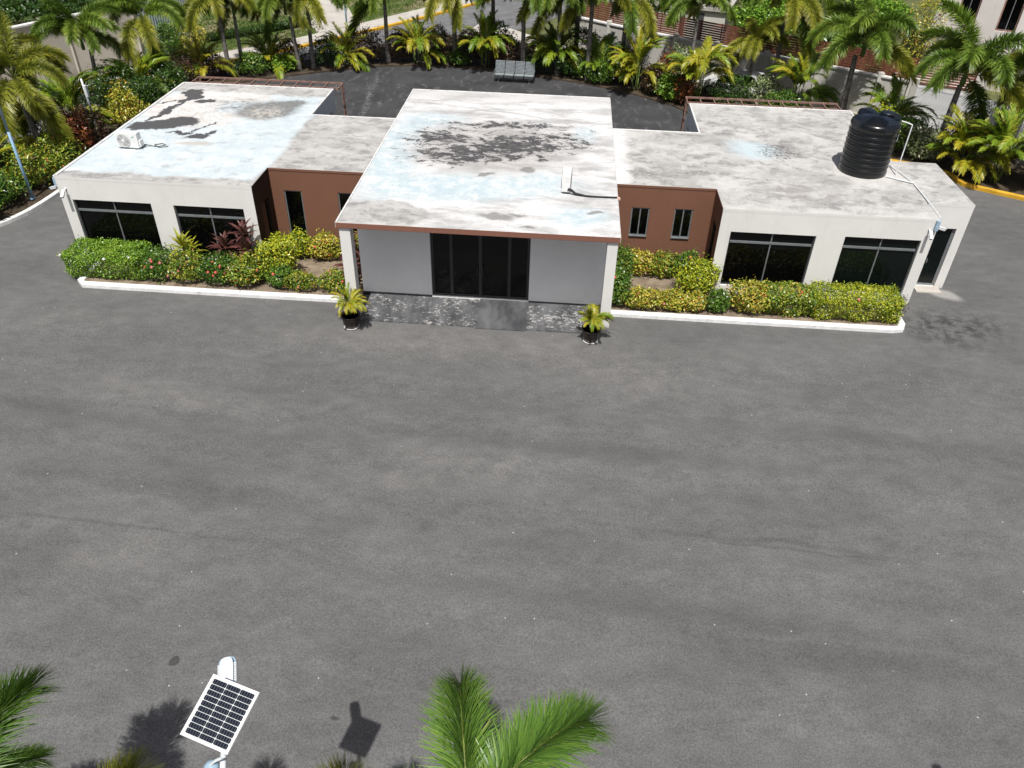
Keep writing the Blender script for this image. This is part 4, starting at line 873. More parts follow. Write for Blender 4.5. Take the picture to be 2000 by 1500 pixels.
def foxtail(label, x, y, h, key='g', scale=1.0, lean=(0, 0), n=12, rz0=None, spear=True, dead=0, group='tall foxtail palms in the beds'):
    t = thing('foxtail_palm', label, 'palm tree', (x, y, gz(y)+.06), 0, group)
    tr_ = put('trunk', trunk_me, t, (0,0,0), (lean[1], lean[0], rnd.uniform(0, 6)), (1.05*scale, 1.05*scale, h-.55))
    tx, ty = math.sin(lean[0])*(h-.55), -math.sin(lean[1])*(h-.55)
    put('crownshaft', shaft_me, t, (tx, ty, h-.56), (0,0,0), (scale, scale, .85))
    a0 = rnd.uniform(0, 6.3) if rz0 is None else rz0
    for k in range(n):
        v = [0,1,2,3,4,1,2,3,2,4,3,1,5,4][k % 14] if not dead else [1,2,3,4,5,2,3,4,3,5,4,2,5,4][k % 14]
        kk = 'o' if (v >= 4 and rnd.random() < .7) or key == 'o' else 'g'
        sc_ = scale*rnd.uniform(.88, 1.12)
        put('frond', FOX[kk][v], t, (tx, ty, h+.0+(.05 if v < 2 else -.05)), (rnd.uniform(-.15,.15), rnd.uniform(-.12,.12), a0 + k*2.39996), (sc_, sc_, sc_))
    return t
PALMS = [
 ('foxtail palm with open crown in front of the beige wall, upper left', -18.7, 20.1, 3.4, 'g', 1.0),
 ('foxtail palm with the widest crown by the road, left of the pergola', -17.0, 23.5, 3.7, 'g', 1.15),
 ('yellowing foxtail palm nearest the left edge beside the bed kerb', -16.9, 11.4, 3.9, 'o', 1.1),
 ('olive-fronded palm with stout trunk behind the left pergola', -13.8, 26.4, 4.3, 'o', 1.05),
 ('slim palm next to the stout olive palm behind the left pergola', -13.1, 26.9, 3.9, 'g', .9),
 ('leaning palm, left one of the close pair behind the rear yard', -9.9, 28.0, 3.8, 'g', 1.0),
 ('upright palm, right one of the close pair behind the rear yard', -9.2, 28.6, 4.2, 'g', 1.0),
 ('palm with drooping crown left of the centre roof background', -4.8, 30.6, 4.0, 'g', 1.1),
 ('dark palm standing behind the middle of the rear yard', -.5, 31.0, 4.6, 'g', 1.15),
 ('palm rising directly behind the steel bench', 4.0, 29.5, 4.4, 'g', 1.15),
 ('palm just right of the one behind the steel bench', 6.2, 29.4, 4.5, 'g', 1.15),
 ('tallest palm at the right end of the rear yard', 8.1, 28.6, 5.3, 'g', 1.1),
 ('palm between the dark middle palm and the tall areca clump', 1.9, 31.8, 4.7, 'g', 1.15),
 ('full-crowned palm behind the pair right of the bench', 7.3, 30.6, 4.9, 'g', 1.2),
 ('palm standing behind the yellow areca at the rear yard corner', 10.2, 29.6, 4.5, 'g', 1.1),
 ('bright palm before the brown fence, above the right wing notch', 14.4, 29.0, 4.3, 'g', 1.0),
 ('short palm with brownish fronds behind the right pergola', 17.5, 26.2, 3.0, 'o', .85),
 ('tall palm against the boundary wall above the right pergola', 18.9, 26.4, 5.6, 'g', 1.15),
 ('large dense palm behind the right end of the pergola', 22.0, 22.2, 4.2, 'g', 1.3),
 ('large palm right of the black water tank', 25.4, 17.6, 4.2, 'g', 1.3),
 ('palm cut off by the right edge of the view', 29.5, 17.4, 5.0, 'g', 1.2)]
LEAN = {5: (-.13, 0), 6: (-.03, 0), 2: (-.05, 0), 0: (-.06, 0), 19: (.04, 0), 18: (.05, 0)}
for i, (lb, x, y, h, k, s_) in enumerate(PALMS): foxtail(lb, x, y, h, k, s_, LEAN.get(i, (0, 0)), 12 + i % 3, dead=0)

# near palms whose crowns reach into the bottom of the view
NEAR = {}
for key, mat in (('g', M['front']), ('y', M['fronty'])):
    NEAR[key] = [frond_mesh('near_frond', 1.9, e0, bd, 100, [0, 180, 22, 158, 48, 132, 74, 106], .64, .019, mat, 40+i, 34, .34, .10, cu, .022, .72) for i, (e0, bd, cu) in enumerate([(62,75,.04),(40,85,-.05),(22,80,.05),(5,65,0)])]
def near_palm(label, x, y, h, fr, key='g', s=1.0):
    t = thing('foxtail_palm', label, 'palm tree', (x, y, gz(y)), 0, 'palms along the front of the lot')
    hh = h-gz(y); put('trunk', trunk_me, t, (0,0,0), (0,0,0), (1, 1, hh-.5)); put('crownshaft', shaft_me, t, (0,0,hh-.55), (0,0,0), (1,1,.85))
    for (v, az, sc_) in fr: put('frond', NEAR[key][v], t, (0, 0, hh), (0, 0, R(az)), (sc_*s,)*3)
near_palm('green palm at the lower left edge', -0.12, -18.0, 4.0, [(1,90,1.0),(2,58,.62),(1,108,.9),(2,20,.55),(2,160,.8),(1,230,1),(2,290,.8)])
near_palm('yellow-green palm below the solar lamp', 2.15, -19.1, 4.5, [(1,92,.92),(1,30,.7),(2,150,.7),(1,210,1),(2,270,1),(2,330,.9)], 'y')
near_palm('yellow-tipped palm right of the solar lamp shadow', 4.85, -18.95, 4.5, [(1,96,.93),(1,20,.6),(2,160,.6),(1,220,1),(2,280,1),(2,340,.8)], 'y')
near_palm('large green palm in the middle of the bottom edge', 6.35, -17.68, 4.5, [(1,104,1.0),(1,46,1.1),(2,165,.7),(1,5,.6),(2,220,1),(1,270,1),(2,320,1)])

ARE = {}
for key, mat in (('g', M['areca']), ('y', M['arecay'])):
    ARE[key] = [frond_mesh('areca_frond', 2.05, e0, bd, 58, [24, 156], .50, .036, mat, 70+i, 44, .45, .20, cu, .013, .5) for i, (e0, bd, cu) in enumerate([(86,40,.03),(78,70,-.05),(68,90,.06),(55,105,-.04),(38,100,.05)])]
stem_me = MB().tube([(0,0,0),(.02,0,.5),(.0,.02,1)], [.035,.03,.022], 7).mesh('stem', M['shaft'], True)
def areca(label, x, y, h, key='g', n=22, s=1.0, z=None, spread=.45, group='areca palm clumps in the beds', name='areca_palm'):
    t = thing(name, label, 'palm', (x, y, .09 if z is None else z), 0, group); ns = 7 if s > .5 else 3
    tops = []
    for k in range(ns):
        a = k*2.4+.5; rr_ = spread*s*math.sqrt((k+.3)/ns); sh = max(.12, (h-1.45*s))*rnd.uniform(.25, 1.0)
        lx, ly = rr_*math.cos(a), rr_*math.sin(a); o = put('stem', stem_me, t, (lx*.6, ly*.6, -.02), (-.10*math.sin(a), .10*math.cos(a), 0), (s, s, sh)); tops.append((lx*.6+.1*math.cos(a)*sh, ly*.6+.1*math.sin(a)*sh, sh, a))
    for k in range(n):
        tx, ty, tz, a = tops[k % ns]; v = ([1,2,3,0,2,4,1,3] if s > .6 else [1,2,3,1,2,0,4,2])[(k//ns + k) % 8]; sc_ = s*rnd.uniform(.8, 1.1)
        put('frond', ARE['y' if (key == 'y' and rnd.random() < (.65 if s > .6 else .9)) or rnd.random() < .18 else 'g'][v], t, (tx, ty, tz), (rnd.uniform(-.2,.2), rnd.uniform(-.15,.15), a + rnd.uniform(-1.5, 1.5)), (sc_,)*3)
    return t
ARECAS = [
 ('low yellow-green areca clump left of the rear yard centre', -7.3, 29.6, 2.0, 'y', 16),
 ('areca clump with yellow base fronds behind the rear yard, left of the dark palm', -2.9, 30.6, 2.7, 'y', 20),
 ('tall areca clump left of the steel bench', 1.5, 30.5, 3.3, 'g', 24),
 ('yellow areca clump at the right end of the rear yard', 11.0, 26.9, 3.1, 'y', 26),
 ('areca clump hanging over the rear yard by the right wing notch', 14.3, 25.0, 3.6, 'y', 28),
 ('bright areca clump behind the right end of the pergola', 20.0, 24.2, 3.4, 'g', 22),
 ('wide areca clump at the yellow kerb near the right edge', 27.3, 15.0, 3.2, 'g', 30),
 ('areca clump with orange fronds between the annex and the yellow kerb', 26.0, 15.8, 2.6, 'y', 22),
 ('areca clump at the extreme right above the yellow kerb', 29.3, 13.9, 3.1, 'g', 26),
 ('small areca clump behind the left pergola corner', -15.2, 25.5, 1.9, 'y', 16),
 ('green areca clump in the bed beyond the left roof', -17.6, 15.4, 3.0, 'g', 24),
 ('yellowish areca clump at the far left beside the road', -18.7, 12.6, 2.8, 'y', 22),
 ('feathery areca clump under the wide palm at upper left', -16.6, 20.6, 2.5, 'g', 22),
 ('dark areca clump under the palms right of the bench', 6.0, 29.8, 3.0, 'g', 26),
 ('small areca clump behind the water tank', 24.0, 20.8, 2.6, 'g', 18),
 ('areca clump by the blue lamp post at the left edge', -17.6, 8.6, 2.1, 'y', 18),
 ('areca clump between the palms behind the left pergola', -11.7, 28.0, 1.8, 'y', 14),
 ('areca clump under the tallest palm at the rear yard', 8.9, 28.9, 2.6, 'g', 18)]
for lb, x, y, h, k, n in ARECAS: areca(lb, x, y, h, k, int(n*2.0), 1.0)

# ---- leafy shrubs
def leaf_mesh(name, C, D, N, size, tint, mat, asp=.5):
    """diamond leaves: centre C, direction D, normal N"""
    W = np.cross(D, N); W /= np.linalg.norm(W, axis=1, keepdims=True)+1e-9; s = size[:, None]
    up = N*s*.12
    V = np.stack([C-D*s*.5, C+W*s*asp*.5+up, C+D*s*.5, C-W*s*asp*.5+up], 1).reshape(-1, 3); i = np.arange(len(C))*4
    return np_mesh(name, V, np.stack([i, i+1, i+2, i+3], 1), np.repeat(tint, 4), mat)
def unit(v): return v/(np.linalg.norm(v, axis=1, keepdims=True)+1e-9)
def blob_leaves(rg, n, dims, size, lumps=7, shell=.72, asp=.5, flat=.5, lump=.30):
    d = unit(rg.normal(size=(n, 3))); d[:, 2] = np.where(d[:, 2] < -.7, -d[:, 2], d[:, 2]); d = unit(d)
    Lc = unit(rg.normal(size=(lumps, 3))); Lc[:, 2] = np.abs(Lc[:, 2])
    rad = .80 + lump*np.max(np.exp(-((d[:, None, :]-Lc[None])**2).sum(2)*4.5), axis=1) + rg.normal(0, .05, n)
    t = np.where(rg.random(n) < shell, rg.uniform(.86, 1.03, n), rg.uniform(.35, .9, n)); t = np.where(rg.random(n) < .11, rg.uniform(1.0, 1.28, n), t); C = d*(rad*t)[:, None]*np.array(dims)[None]
    N = unit(d*.35 + np.array([0, 0, .5]) + rg.normal(0, .55, (n, 3))); D = unit(np.cross(N, rg.normal(size=(n, 3))) + np.array([0, 0, .25])); D = unit(D - N*(D*N).sum(1, keepdims=True))
    C[:, 2] = C[:, 2]*.66 + dims[2]*.58
    C[:, 2] = np.maximum(C[:, 2], .03)
    return C, D, N, size*rg.uniform(.7, 1.25, n), t
def box_leaves(rg, n, dims, size, rad=.22, flat=.6, wob=.05):
    sx, sy, sz = dims; A = np.array([sx*sy, sx*sz, sx*sz, sy*sz, sy*sz]); f = rg.choice(5, n, p=A/A.sum()); u, v = rg.uniform(-.5, .5, n), rg.uniform(-.5, .5, n)
    C = np.zeros((n, 3)); N = np.zeros((n, 3)); H = np.array(dims)/2
    for k, (ax, sg) in enumerate(((2, 1), (1, -1), (1, 1), (0, -1), (0, 1))):
        m = f == k; o = [a for a in range(3) if a != ax]; C[m, ax] = sg*H[ax]; C[m, o[0]] = u[m]*2*H[o[0]]; C[m, o[1]] = v[m]*2*H[o[1]]; N[m, ax] = sg
    q = np.clip(C, -H+rad, H-rad); dlt = C-q; ln = np.linalg.norm(dlt, axis=1, keepdims=True); out = np.where(ln > 1e-6, dlt/(ln+1e-9), N); C = np.where(ln > rad, q+out*rad, C)
    bumpy = np.sin(C[:, :1]*5.1+1)*np.sin(C[:, 1:2]*6.3+2)*np.sin(C[:, 2:]*7+.5)
    dep = np.where(rg.random(n) < .74, rg.uniform(-.07, .05, n), rg.uniform(-.35, 0, n)); dep = np.where(rg.random(n) < .05, rg.uniform(.02, .14, n), dep); C = C + out*dep[:, None] + out*bumpy*wob*1.6
    Nn = unit(out*.30 + np.array([0, 0, .52]) + rg.normal(0, .55, (n, 3))); D = unit(np.cross(Nn, rg.normal(size=(n, 3)))+np.array([0, 0, .3])); D = unit(D - Nn*(D*Nn).sum(1, keepdims=True))
    C[:, 2] += sz/2
    C[:, 1] += np.where(C[:, 1] < 0, .26*(1-np.clip(C[:, 2]/sz, 0, 1))**1.0, 0)
    return C, D, Nn, size*rg.uniform(.7, 1.25, n), dep
def stems(root, dims, n, rg):
    for k in range(n):
        a = rg.uniform(0, 6.28); r_ = rg.uniform(.2, .75); MB().tube([(0.03*math.cos(a),.03*math.sin(a),-.02),(dims[0]*r_*.5*math.cos(a),dims[1]*r_*.5*math.sin(a),dims[2]*.55),(dims[0]*r_*math.cos(a),dims[1]*r_*math.sin(a),dims[2]*1.0)], [.022,.015,.006], 5).build('stem', M['twig'], root)
seedc = [100]
def shrub(name, label, x, y, dims, mat, n, leaf=.09, asp=.5, cat='shrub', tint=(.5, .22), z=.08, group=None, shell=.72, flowers=0, fmat='petal', lump=.30, ns=3):
    seedc[0] += 1; rg = np.random.default_rng(seedc[0])
    t = thing(name, label, cat, (x, y, z), 0, group)
    C, D, N, S, dp = blob_leaves(rg, n, dims, leaf, 8, shell, asp, lump=lump)
    ti = np.clip(rg.normal(tint[0], tint[1], n) + (rg.random(n) < .06)*.3, 0, 1)
    put('foliage', leaf_mesh('foliage', C, D, N, S, ti, M[mat], asp), t); stems(t, dims, ns, rg)
    if flowers: add_flowers(t, C, N, rg, flowers, fmat)
    return t
def flower_mesh(mat):
    b = MB(); rg = random.Random(3)
    for k in range(26):
        a = k*2.4; ph = math.acos(1-.9*k/26); d = Vector((math.sin(ph)*math.cos(a), math.sin(ph)*math.sin(a), math.cos(ph))); u = d.orthogonal().normalized(); w = d.cross(u); c = d*.055; r_ = .019
        b.face([c+u*r_, c+w*r_, c-u*r_, c-w*r_])
    return b.mesh('flower', mat)
FLW = {k: flower_mesh(M[k]) for k in ('petal', 'petalp', 'petalw')}
def add_flowers(t, C, N, rg, n, fmat):
    top = np.argsort(-(C[:, 2]*.7 - C[:, 1]*1.2 + rg.normal(0, .35, len(C))))[:max(60, n*8)]
    for k in rg.choice(top, n, replace=False):
        f = FLW[fmat if rg.random() < .7 else ('petalp' if fmat == 'petal' else fmat)]; s = rg.uniform(.55, 1.1)
        put('flower', f, t, tuple(C[k]+np.array([0, -.02, .03])), tuple(Vector(N[k]*.5+np.array([0, -.5, .6])).to_track_quat('Z', 'Y').to_euler()), (s, s, s))
def hedge(name, label, x, y, dims, mat, n, leaf, tint=(.5, .2), flowers=0, fmat='petalw', split=None, rz=0, cat='hedge', group=None, asp=.5):
    seedc[0] += 1; rg = np.random.default_rng(seedc[0]); t = thing(name, label, cat, (x, y, .08), rz, group)
    C, D, N, S, dp = box_leaves(rg, n, dims, leaf)
    ti = np.clip(rg.normal(tint[0], tint[1], n) + .13*np.sin(C[:, 0]*2.3+1.1)*np.cos(C[:, 1]*3.0), 0, 1)
    put('foliage', leaf_mesh('foliage', C, D, N, S, ti, M[mat], asp), t)
    for k in range(max(3, int(dims[0]*2.2))):
        sx = -dims[0]/2+.2+(dims[0]-.4)*(k+.5)/max(3, int(dims[0]*2.2)); MB().tube([(sx, rg.uniform(-.2,.2), -.02), (sx+rg.uniform(-.1,.1), rg.uniform(-.3,.3), dims[2]*.8)], [.025, .01], 5).build('stem', M['twig'], t)
    if flowers: add_flowers(t, C, N, rg, flowers, fmat)
    return t
# left planter
hedge('clipped_hedge', 'clipped dense green hedge at the left end of the left planter', -9.10, 1.98, (2.75, 1.45, 1.02), 'hedge', 14000, .075, (.60, .22), 3, 'petalw')
IX = [('ixora_shrub', 'ixora shrub with coral flowers next to the clipped green hedge', -7.2, 1.85, (.75, .65, .85), 'ixora', 2600, 5, 'petal'),
      ('ixora_shrub', 'ixora shrub with pale flowers left of the second left window', -6.1, 1.85, (.75, .62, .85), 'crotong', 2600, 3, 'petalp'),
      ('ixora_shrub', 'ixora shrub with the most coral flowers below the second left window', -5.0, 1.8, (.75, .65, .82), 'ixora', 2600, 8, 'petal'),
      ('croton_shrub', 'light green shrub at the kerb before the dark red cordylines', -4.0, 1.78, (.68, .6, .85), 'crotong', 2300, 3, 'petal'),
      ('croton_shrub', 'tall yellow-green shrub right of the dark red cordylines', -3.1, 2.5, (.72, .7, 1.15), 'lime', 2800, 0, 'petal'),
      ('croton_shrub', 'yellow-green bush at the foot of the brown wall left of the tall window', -2.75, 4.0, (.62, .5, .75), 'lime', 1700, 0, 'petal'),
      ('croton_shrub', 'yellow and orange croton under the tall window of the brown recess', -1.7, 4.0, (.72, .5, .72), 'croton', 2000, 1, 'petal'),
      ('croton_shrub', 'yellow-green croton beside the left porch column, against the brown wall', -.65, 4.0, (.62, .5, .75), 'crotong', 1700, 2, 'petal'),
      ('ixora_shrub', 'low shrub on the kerb in front of the bare soil, left one', -2.0, 1.68, (.60, .42, .52), 'crotong', 1400, 2, 'petal'),
      ('ixora_shrub', 'low shrub on the kerb in front of the bare soil, next to the column', -.75, 1.72, (.62, .42, .55), 'crotong', 1500, 2, 'petal'),
      ('ixora_shrub', 'dark green shrub filling the gap between the left kerb shrubs', -2.75, 1.72, (.5, .42, .6), 'ixora', 1300, 1, 'petal')]
for nm, lb, x, y, dm, mt, n, fl, fm in IX: shrub(nm, lb, x, y, dm, mt, int(n*1.25), .095 if 'ixora' in nm else .11, .48, tint=(.5, .26), lump=.45, flowers=fl, fmat=fm, group='shrubs in the front planters')
# right planter
RXS = [('green_shrub', 'tall green shrub hugging the right porch column, back one', 9.15, 2.9, (.5, .62, 1.25), 'ixora', 2300, 0),
       ('green_shrub', 'dark green shrub at the kerb beside the right porch column', 9.1, 1.8, (.42, .42, .95), 'ixora', 1600, 1),
       ('croton_shrub', 'yellow and green croton below the first small window', 10.0, 4.1, (.55, .42, .7), 'croton', 1500, 0),
       ('croton_shrub', 'red-flecked bush against the brown wall between the small windows', 10.9, 4.05, (.58, .45, .68), 'crotong', 1500, 1),
       ('green_shrub', 'dark green bush against the brown wall below the second small window', 11.75, 4.05, (.5, .45, .8), 'ixora', 1500, 2),
       ('lime_shrub', 'round lime green shrub at the corner of the right wing', 12.0, 2.95, (.68, .62, .95), 'lime', 2900, 0),
       ('croton_shrub', 'yellow croton on the kerb nearest the right porch column', 10.0, 1.72, (.68, .4, .58), 'croton', 1900, 0),
       ('croton_shrub', 'yellow croton on the kerb, second from the right porch column', 11.1, 1.7, (.52, .38, .55), 'croton', 1500, 1),
       ('croton_shrub', 'small yellow croton on the kerb below the lime green shrub', 11.85, 1.72, (.42, .36, .5), 'croton', 1100, 0),
       ('green_shrub', 'small dark green shrub on the kerb at the right wing corner', 12.6, 1.75, (.42, .40, .6), 'ixora', 1200, 0),
       ('croton_shrub', 'bushy yellow croton in front of the first right window', 13.65, 1.95, (.72, .6, .82), 'croton', 2500, 0)]
for nm, lb, x, y, dm, mt, n, fl in RXS: shrub(nm, lb, x, y, dm, mt, int(n*1.2), .105, .46, tint=(.52, .26), lump=.45, flowers=fl, group='shrubs in the front planters')
hedge('croton_hedge', 'mixed green and yellow croton hedge below the first right window', 15.0, 2.0, (1.7, 1.15, .88), 'crotong', 6200, .10, (.5, .24), 1, 'petal')
hedge('clipped_hedge', 'clipped lime green hedge at the right end of the right planter', 17.25, 2.0, (2.95, 1.3, .94), 'lime', 14000, .075, (.52, .24), 2, 'petal')
shrub('twiggy_plant', 'sparse reddish twiggy plant at the right end of the right planter', 18.95, 2.3, (.3, .35, .6), 'purple', 120, .1, .3, ns=6, group='shrubs in the front planters')
# cordylines: rosettes of big leaves
cl = MB(); prof_c = [(0,.012,0),(.15,.045,.02),(.32,.055,.02),(.47,.035,-.03),(.58,.004,-.10)]
for (x0,w0,z0),(x1,w1,z1) in zip(prof_c[:-1], prof_c[1:]):
    cl.face([(x0,-w0,z0+.012),(x1,-w1,z1+.012),(x1,0,z1),(x0,0,z0)]); cl.face([(x0,0,z0),(x1,0,z1),(x1,w1,z1+.012),(x0,w0,z0+.012)])
def tinted(me, v):
    a = me.attributes.new('tint', 'FLOAT', 'POINT'); a.data.foreach_set('value', np.full(len(me.vertices), v, np.float32)); return me
CORD = tinted(cl.mesh('leaf', M['cord']), .5); CORDL = tinted(cl.mesh('leaf', M['arecay']), .35)
def cordyline(label, x, y, heads, me, s=1.0, cat='plant'):
    t = thing('cordyline', label, cat, (x, y, .08), 0, 'strap-leaved plants in the front planters')
    for hx, hy, hz in heads:
        MB().tube([(0,0,-.02),(hx*.6,hy*.6,hz*.6),(hx,hy,hz)], [.025,.02,.016], 6).build('stem', M['twig'], t)
        for k in range(20):
            sc_ = s*rnd.uniform(.8,1.15); put('leaf', me, t, (hx, hy, hz-.006*k), (0, -R(75-k*4.2+rnd.uniform(-8,8)), k*2.4), (sc_,)*3)
cordyline('tall dark red cordyline below the second left window', -4.15, 2.45, [(0,0,1.65),(.12,-.1,1.1),(-.15,.05,.9)], CORD, 1.05)
cordyline('shorter dark red cordyline left of the tall one', -4.85, 2.35, [(0,0,1.15),(-.12,.1,.8)], CORD, 1.05)
cordyline('dark red cordyline at the foot of the left porch column', -.42, 2.9, [(0,0,1.15),(.1,.12,.7),(-.1,-.2,.5)], CORD, 1.0)
cordyline('drooping dark red cordyline below the one at the left column', -.35, 2.1, [(0,0,.75),(.08,-.1,.5)], CORD, .95)
cordyline('yellow-green strap-leaved plant between the two left windows', -6.35, 2.2, [(0,0,1.15),(.25,.0,.95)], CORDL, 1.05)
# potted areca palms by the porch columns
def potted(label, label2, x, y, h):
    p = thing('plant_pot', label, 'plant pot', (x, y, gz(y)), 0, 'pots beside the porch columns')
    MB().lathe([(.19,0),(.22,.03),(.28,.28),(.30,.42),(.33,.43),(.33,.48),(.29,.48),(.28,.42)], 24).build('pot_body', M['pot'], p, smooth=True); MB().lathe([(.02,.41),(.275,.42)], 20).build('potting_soil', M['mulch'], p)
    MB().lathe([(.22,0),(.26,.035),(.24,.035)], 24).build('saucer', M['wtrim'], p)
    areca(label2, x, y, h, 'y', 36, .33, gz(y)+.42, .28, 'potted areca palms by the porch', 'potted_palm')
potted('dark brown round pot at the foot of the left porch column', 'small yellow areca palm growing in the pot by the left column', .27, -.45, 1.0)
potted('dark brown round pot at the foot of the right porch column', 'small yellow areca palm growing in the pot by the right column', 8.22, -.42, 1.0)

# ---- background shrubs in the beds
BG = [('croton_bush','dark red croton bush left of the left pergola corner',-16.0,24.6,(.9,.8,1.0),'purple',1500),('croton_bush','dark red croton bush above the left pergola',-14.6,25.9,(.85,.75,.95),'purple',1400),
 ('green_bush','green bush behind the middle of the left pergola',-12.5,26.6,(.8,.7,.9),'ixora',1200),('green_bush','leafy bush below the leaning pair of palms',-10.9,27.7,(.75,.6,.7),'hedge',1000),('croton_bush','reddish bush left of the close pair of palms',-10.6,28.6,(.8,.7,1.1),'purple',1200),
 ('green_bush','dark green bush right of the close pair of palms',-8.5,29.3,(.8,.7,1.2),'dkgreen',1300),('croton_bush','dark mottled croton between the low areca and the drooping palm',-6.2,30.4,(1.0,.8,1.4),'purple',2000),('croton_bush','dark mottled croton right of the drooping palm',-4.1,31.0,(.8,.8,1.3),'purple',1500),
 ('croton_bush','purple croton left of the dark middle palm',-1.6,31.3,(.85,.7,1.5),'purple',1700),('croton_bush','purple croton right of the dark middle palm',.4,31.2,(.8,.7,1.4),'purple',1500),('green_bush','low green bush at the rear yard edge left of the tall areca',-.2,30.6,(.6,.5,.7),'ixora',800),
 ('croton_bush','dark bush behind the steel bench',3.0,30.3,(1.0,.8,1.4),'purple',1700),('green_bush','shadowed bush right of the steel bench',5.0,30.0,(.9,.8,1.2),'dkgreen',1500),('green_bush','shadowed bush under the palms right of the bench',7.2,29.2,(.9,.8,1.2),'dkgreen',1500),
 ('green_bush','fresh green bush at the right corner of the rear yard',8.9,28.0,(.7,.6,.9),'ixora',1100),('croton_bush','dark red bush between the two yellow arecas',12.2,26.4,(.8,.7,1.1),'purple',1400),('red_bush','orange-red croton next to the yellow areca, right side',12.7,27.0,(.45,.4,1.7),'redleaf',700),
 ('green_bush','bright green bush spilling over the rear yard edge on the right',13.2,25.3,(.85,.75,1.0),'hedge',1800),('pale_bush','pale variegated bush before the boundary wall',13.6,27.4,(.9,.8,1.7),'varieg',1700),('red_bush','reddish bush left of the areca over the notch',13.6,24.7,(.5,.5,1.2),'redleaf',700),
 ('green_bush','dark bush behind the left half of the right pergola',16.2,24.3,(1.0,.8,1.3),'dkgreen',1500),('pale_bush','pale variegated bush behind the right pergola',18.2,24.4,(.9,.8,1.3),'varieg',1300),('green_bush','green bush between the short palm and the bright areca',19.0,23.2,(.9,.8,1.0),'ixora',1200),
 ('yellow_bush','yellow-green bush behind the water tank',23.2,19.6,(.9,.8,1.3),'lime',1600),('green_bush','dark bush right of the water tank pipe',24.0,18.6,(.9,.8,1.3),'ixora',1500),('pale_bush','greyish bush between the tank and the large right palm',24.9,17.4,(.8,.7,1.1),'varieg',1200),
 ('croton_bush','dark croton below the large right palm',26.6,17.6,(.9,.8,1.3),'purple',1300),('green_bush','bush at the right edge above the yellow kerb',30.3,16.0,(1.1,.9,1.5),'ixora',1500),
 ('green_bush','bright green bush at the white kerb, lower left',-16.3,5.2,(.75,.7,.9),'hedge',1800),('green_bush','dark green bush by the blue lamp post',-16.5,6.9,(.9,.8,1.1),'ixora',1900),('green_bush','leafy bush beyond the blue lamp post',-15.9,9.0,(.75,.8,1.2),'crotong',1700),
 ('croton_bush','olive bush at the white kerb beside the left wing',-15.6,10.6,(.7,.8,1.2),'crotong',1600),('red_bush','red-orange croton beside the left roof edge',-15.9,12.6,(.7,.7,1.4),'redleaf',1500),('croton_bush','dark red croton beyond the red-orange one',-16.2,14.0,(.8,.7,1.3),'purple',1400),
 ('yellow_bush','yellow-flecked croton by the short white post',-15.4,16.6,(.8,.7,1.4),'croton',1500),('green_bush','dark bush by the left roof edge, middle',-15.2,18.6,(.8,.8,1.5),'dkgreen',1600),('green_bush','dark bush by the left roof edge, far end',-14.9,20.8,(.8,.8,1.4),'dkgreen',1500),
 ('green_bush','deep green bush between left palms near the road',-17.6,17.8,(.9,.9,1.5),'dkgreen',1600),('green_bush','green bush near the road at the far left',-18.9,10.4,(1.0,.9,1.4),'ixora',1500),('croton_bush','dark croton left of the left roof corner by the palms',-15.2,22.8,(.8,.7,1.3),'purple',1300),
 ('yellow_bush','golden bush in front of the ribbed gate',-17.9,30.6,(.9,.7,1.6),'croton',1300),('green_bush','green bush in front of the ribbed gate',-19.0,30.0,(.8,.7,1.4),'ixora',1300),('yellow_bush','yellow flowering bush at the corner of the pale house',28.6,31.0,(1.0,.9,4.0),'croton',1600),
 ('green_bush','leafy green bush between the yellowing palm and the road',-18.4,14.2,(1.1,1.0,1.5),'ixora',1700),('green_bush','deep green bush between the open-crowned palm and the white post',-17.2,19.4,(1.1,1.0,1.6),'dkgreen',1700),('green_bush','bright bush under the wide palm by the road',-16.4,22.2,(1.0,.9,1.4),'ixora',1500),('green_bush','dark bush behind the tall areca left of the bench',1.9,31.6,(1.2,.9,1.8),'dkgreen',1900),('green_bush','dark bush under the full-crowned palm right of the bench',7.9,30.4,(1.3,1.0,2.0),'dkgreen',2200),('green_bush','dark bush behind the yellow areca at the rear yard corner',10.4,28.4,(1.1,.9,1.6),'dkgreen',1800),
 ('green_bush','dark green bush at the white kerb corner, far left',-18.0,3.6,(1.0,.8,1.0),'ixora',1700)]
for nm, lb, x, y, dm, mt, n in BG: shrub(nm, lb, x, y, (dm[0]*1.22, dm[1]*1.15, dm[2]*1.1), mt, int(n*1.5), .155, .42, cat='bush', group='bushes in the beds', lump=.4, shell=.66)
# low hedge along the footpath and lawn grass
hp = [(-20.4,30.4),(-17.0,33.4),(-14.2,36.4),(-12.0,38.9)]
for i, (a, b_) in enumerate(zip(hp[:-1], hp[1:])):
    dx, dy = b_[0]-a[0], b_[1]-a[1]; hedge('low_hedge', ['low green hedge along the footpath nearest the ribbed gate', 'low green hedge along the middle of the footpath', 'low green hedge along the footpath beside the garden path'][i], (a[0]+b_[0])/2-.5, (a[1]+b_[1])/2+.6, (math.hypot(dx, dy)-.05, .75, .55), 'dkgreen', 2600, .14, (.55, .22), rz=math.atan2(dy, dx), group='low hedges by the footpath')
rg = np.random.default_rng(77); n = 26000; gx = rg.uniform(-26, -2, n*3); gy = rg.uniform(30, 62, n*3)
ok = (gy > np.interp(gx, [-21,-16,-13.2,-10.3,-5.3,-1.4], [29.8,31.6,34.8,39,46.8,53])) & ~((gx > -20) & (np.abs(gx + 9.5 + (gy-39)*.48) < 1.9) & (gy > 36)); gx, gy = gx[ok][:n], gy[ok][:n]; n = len(gx)
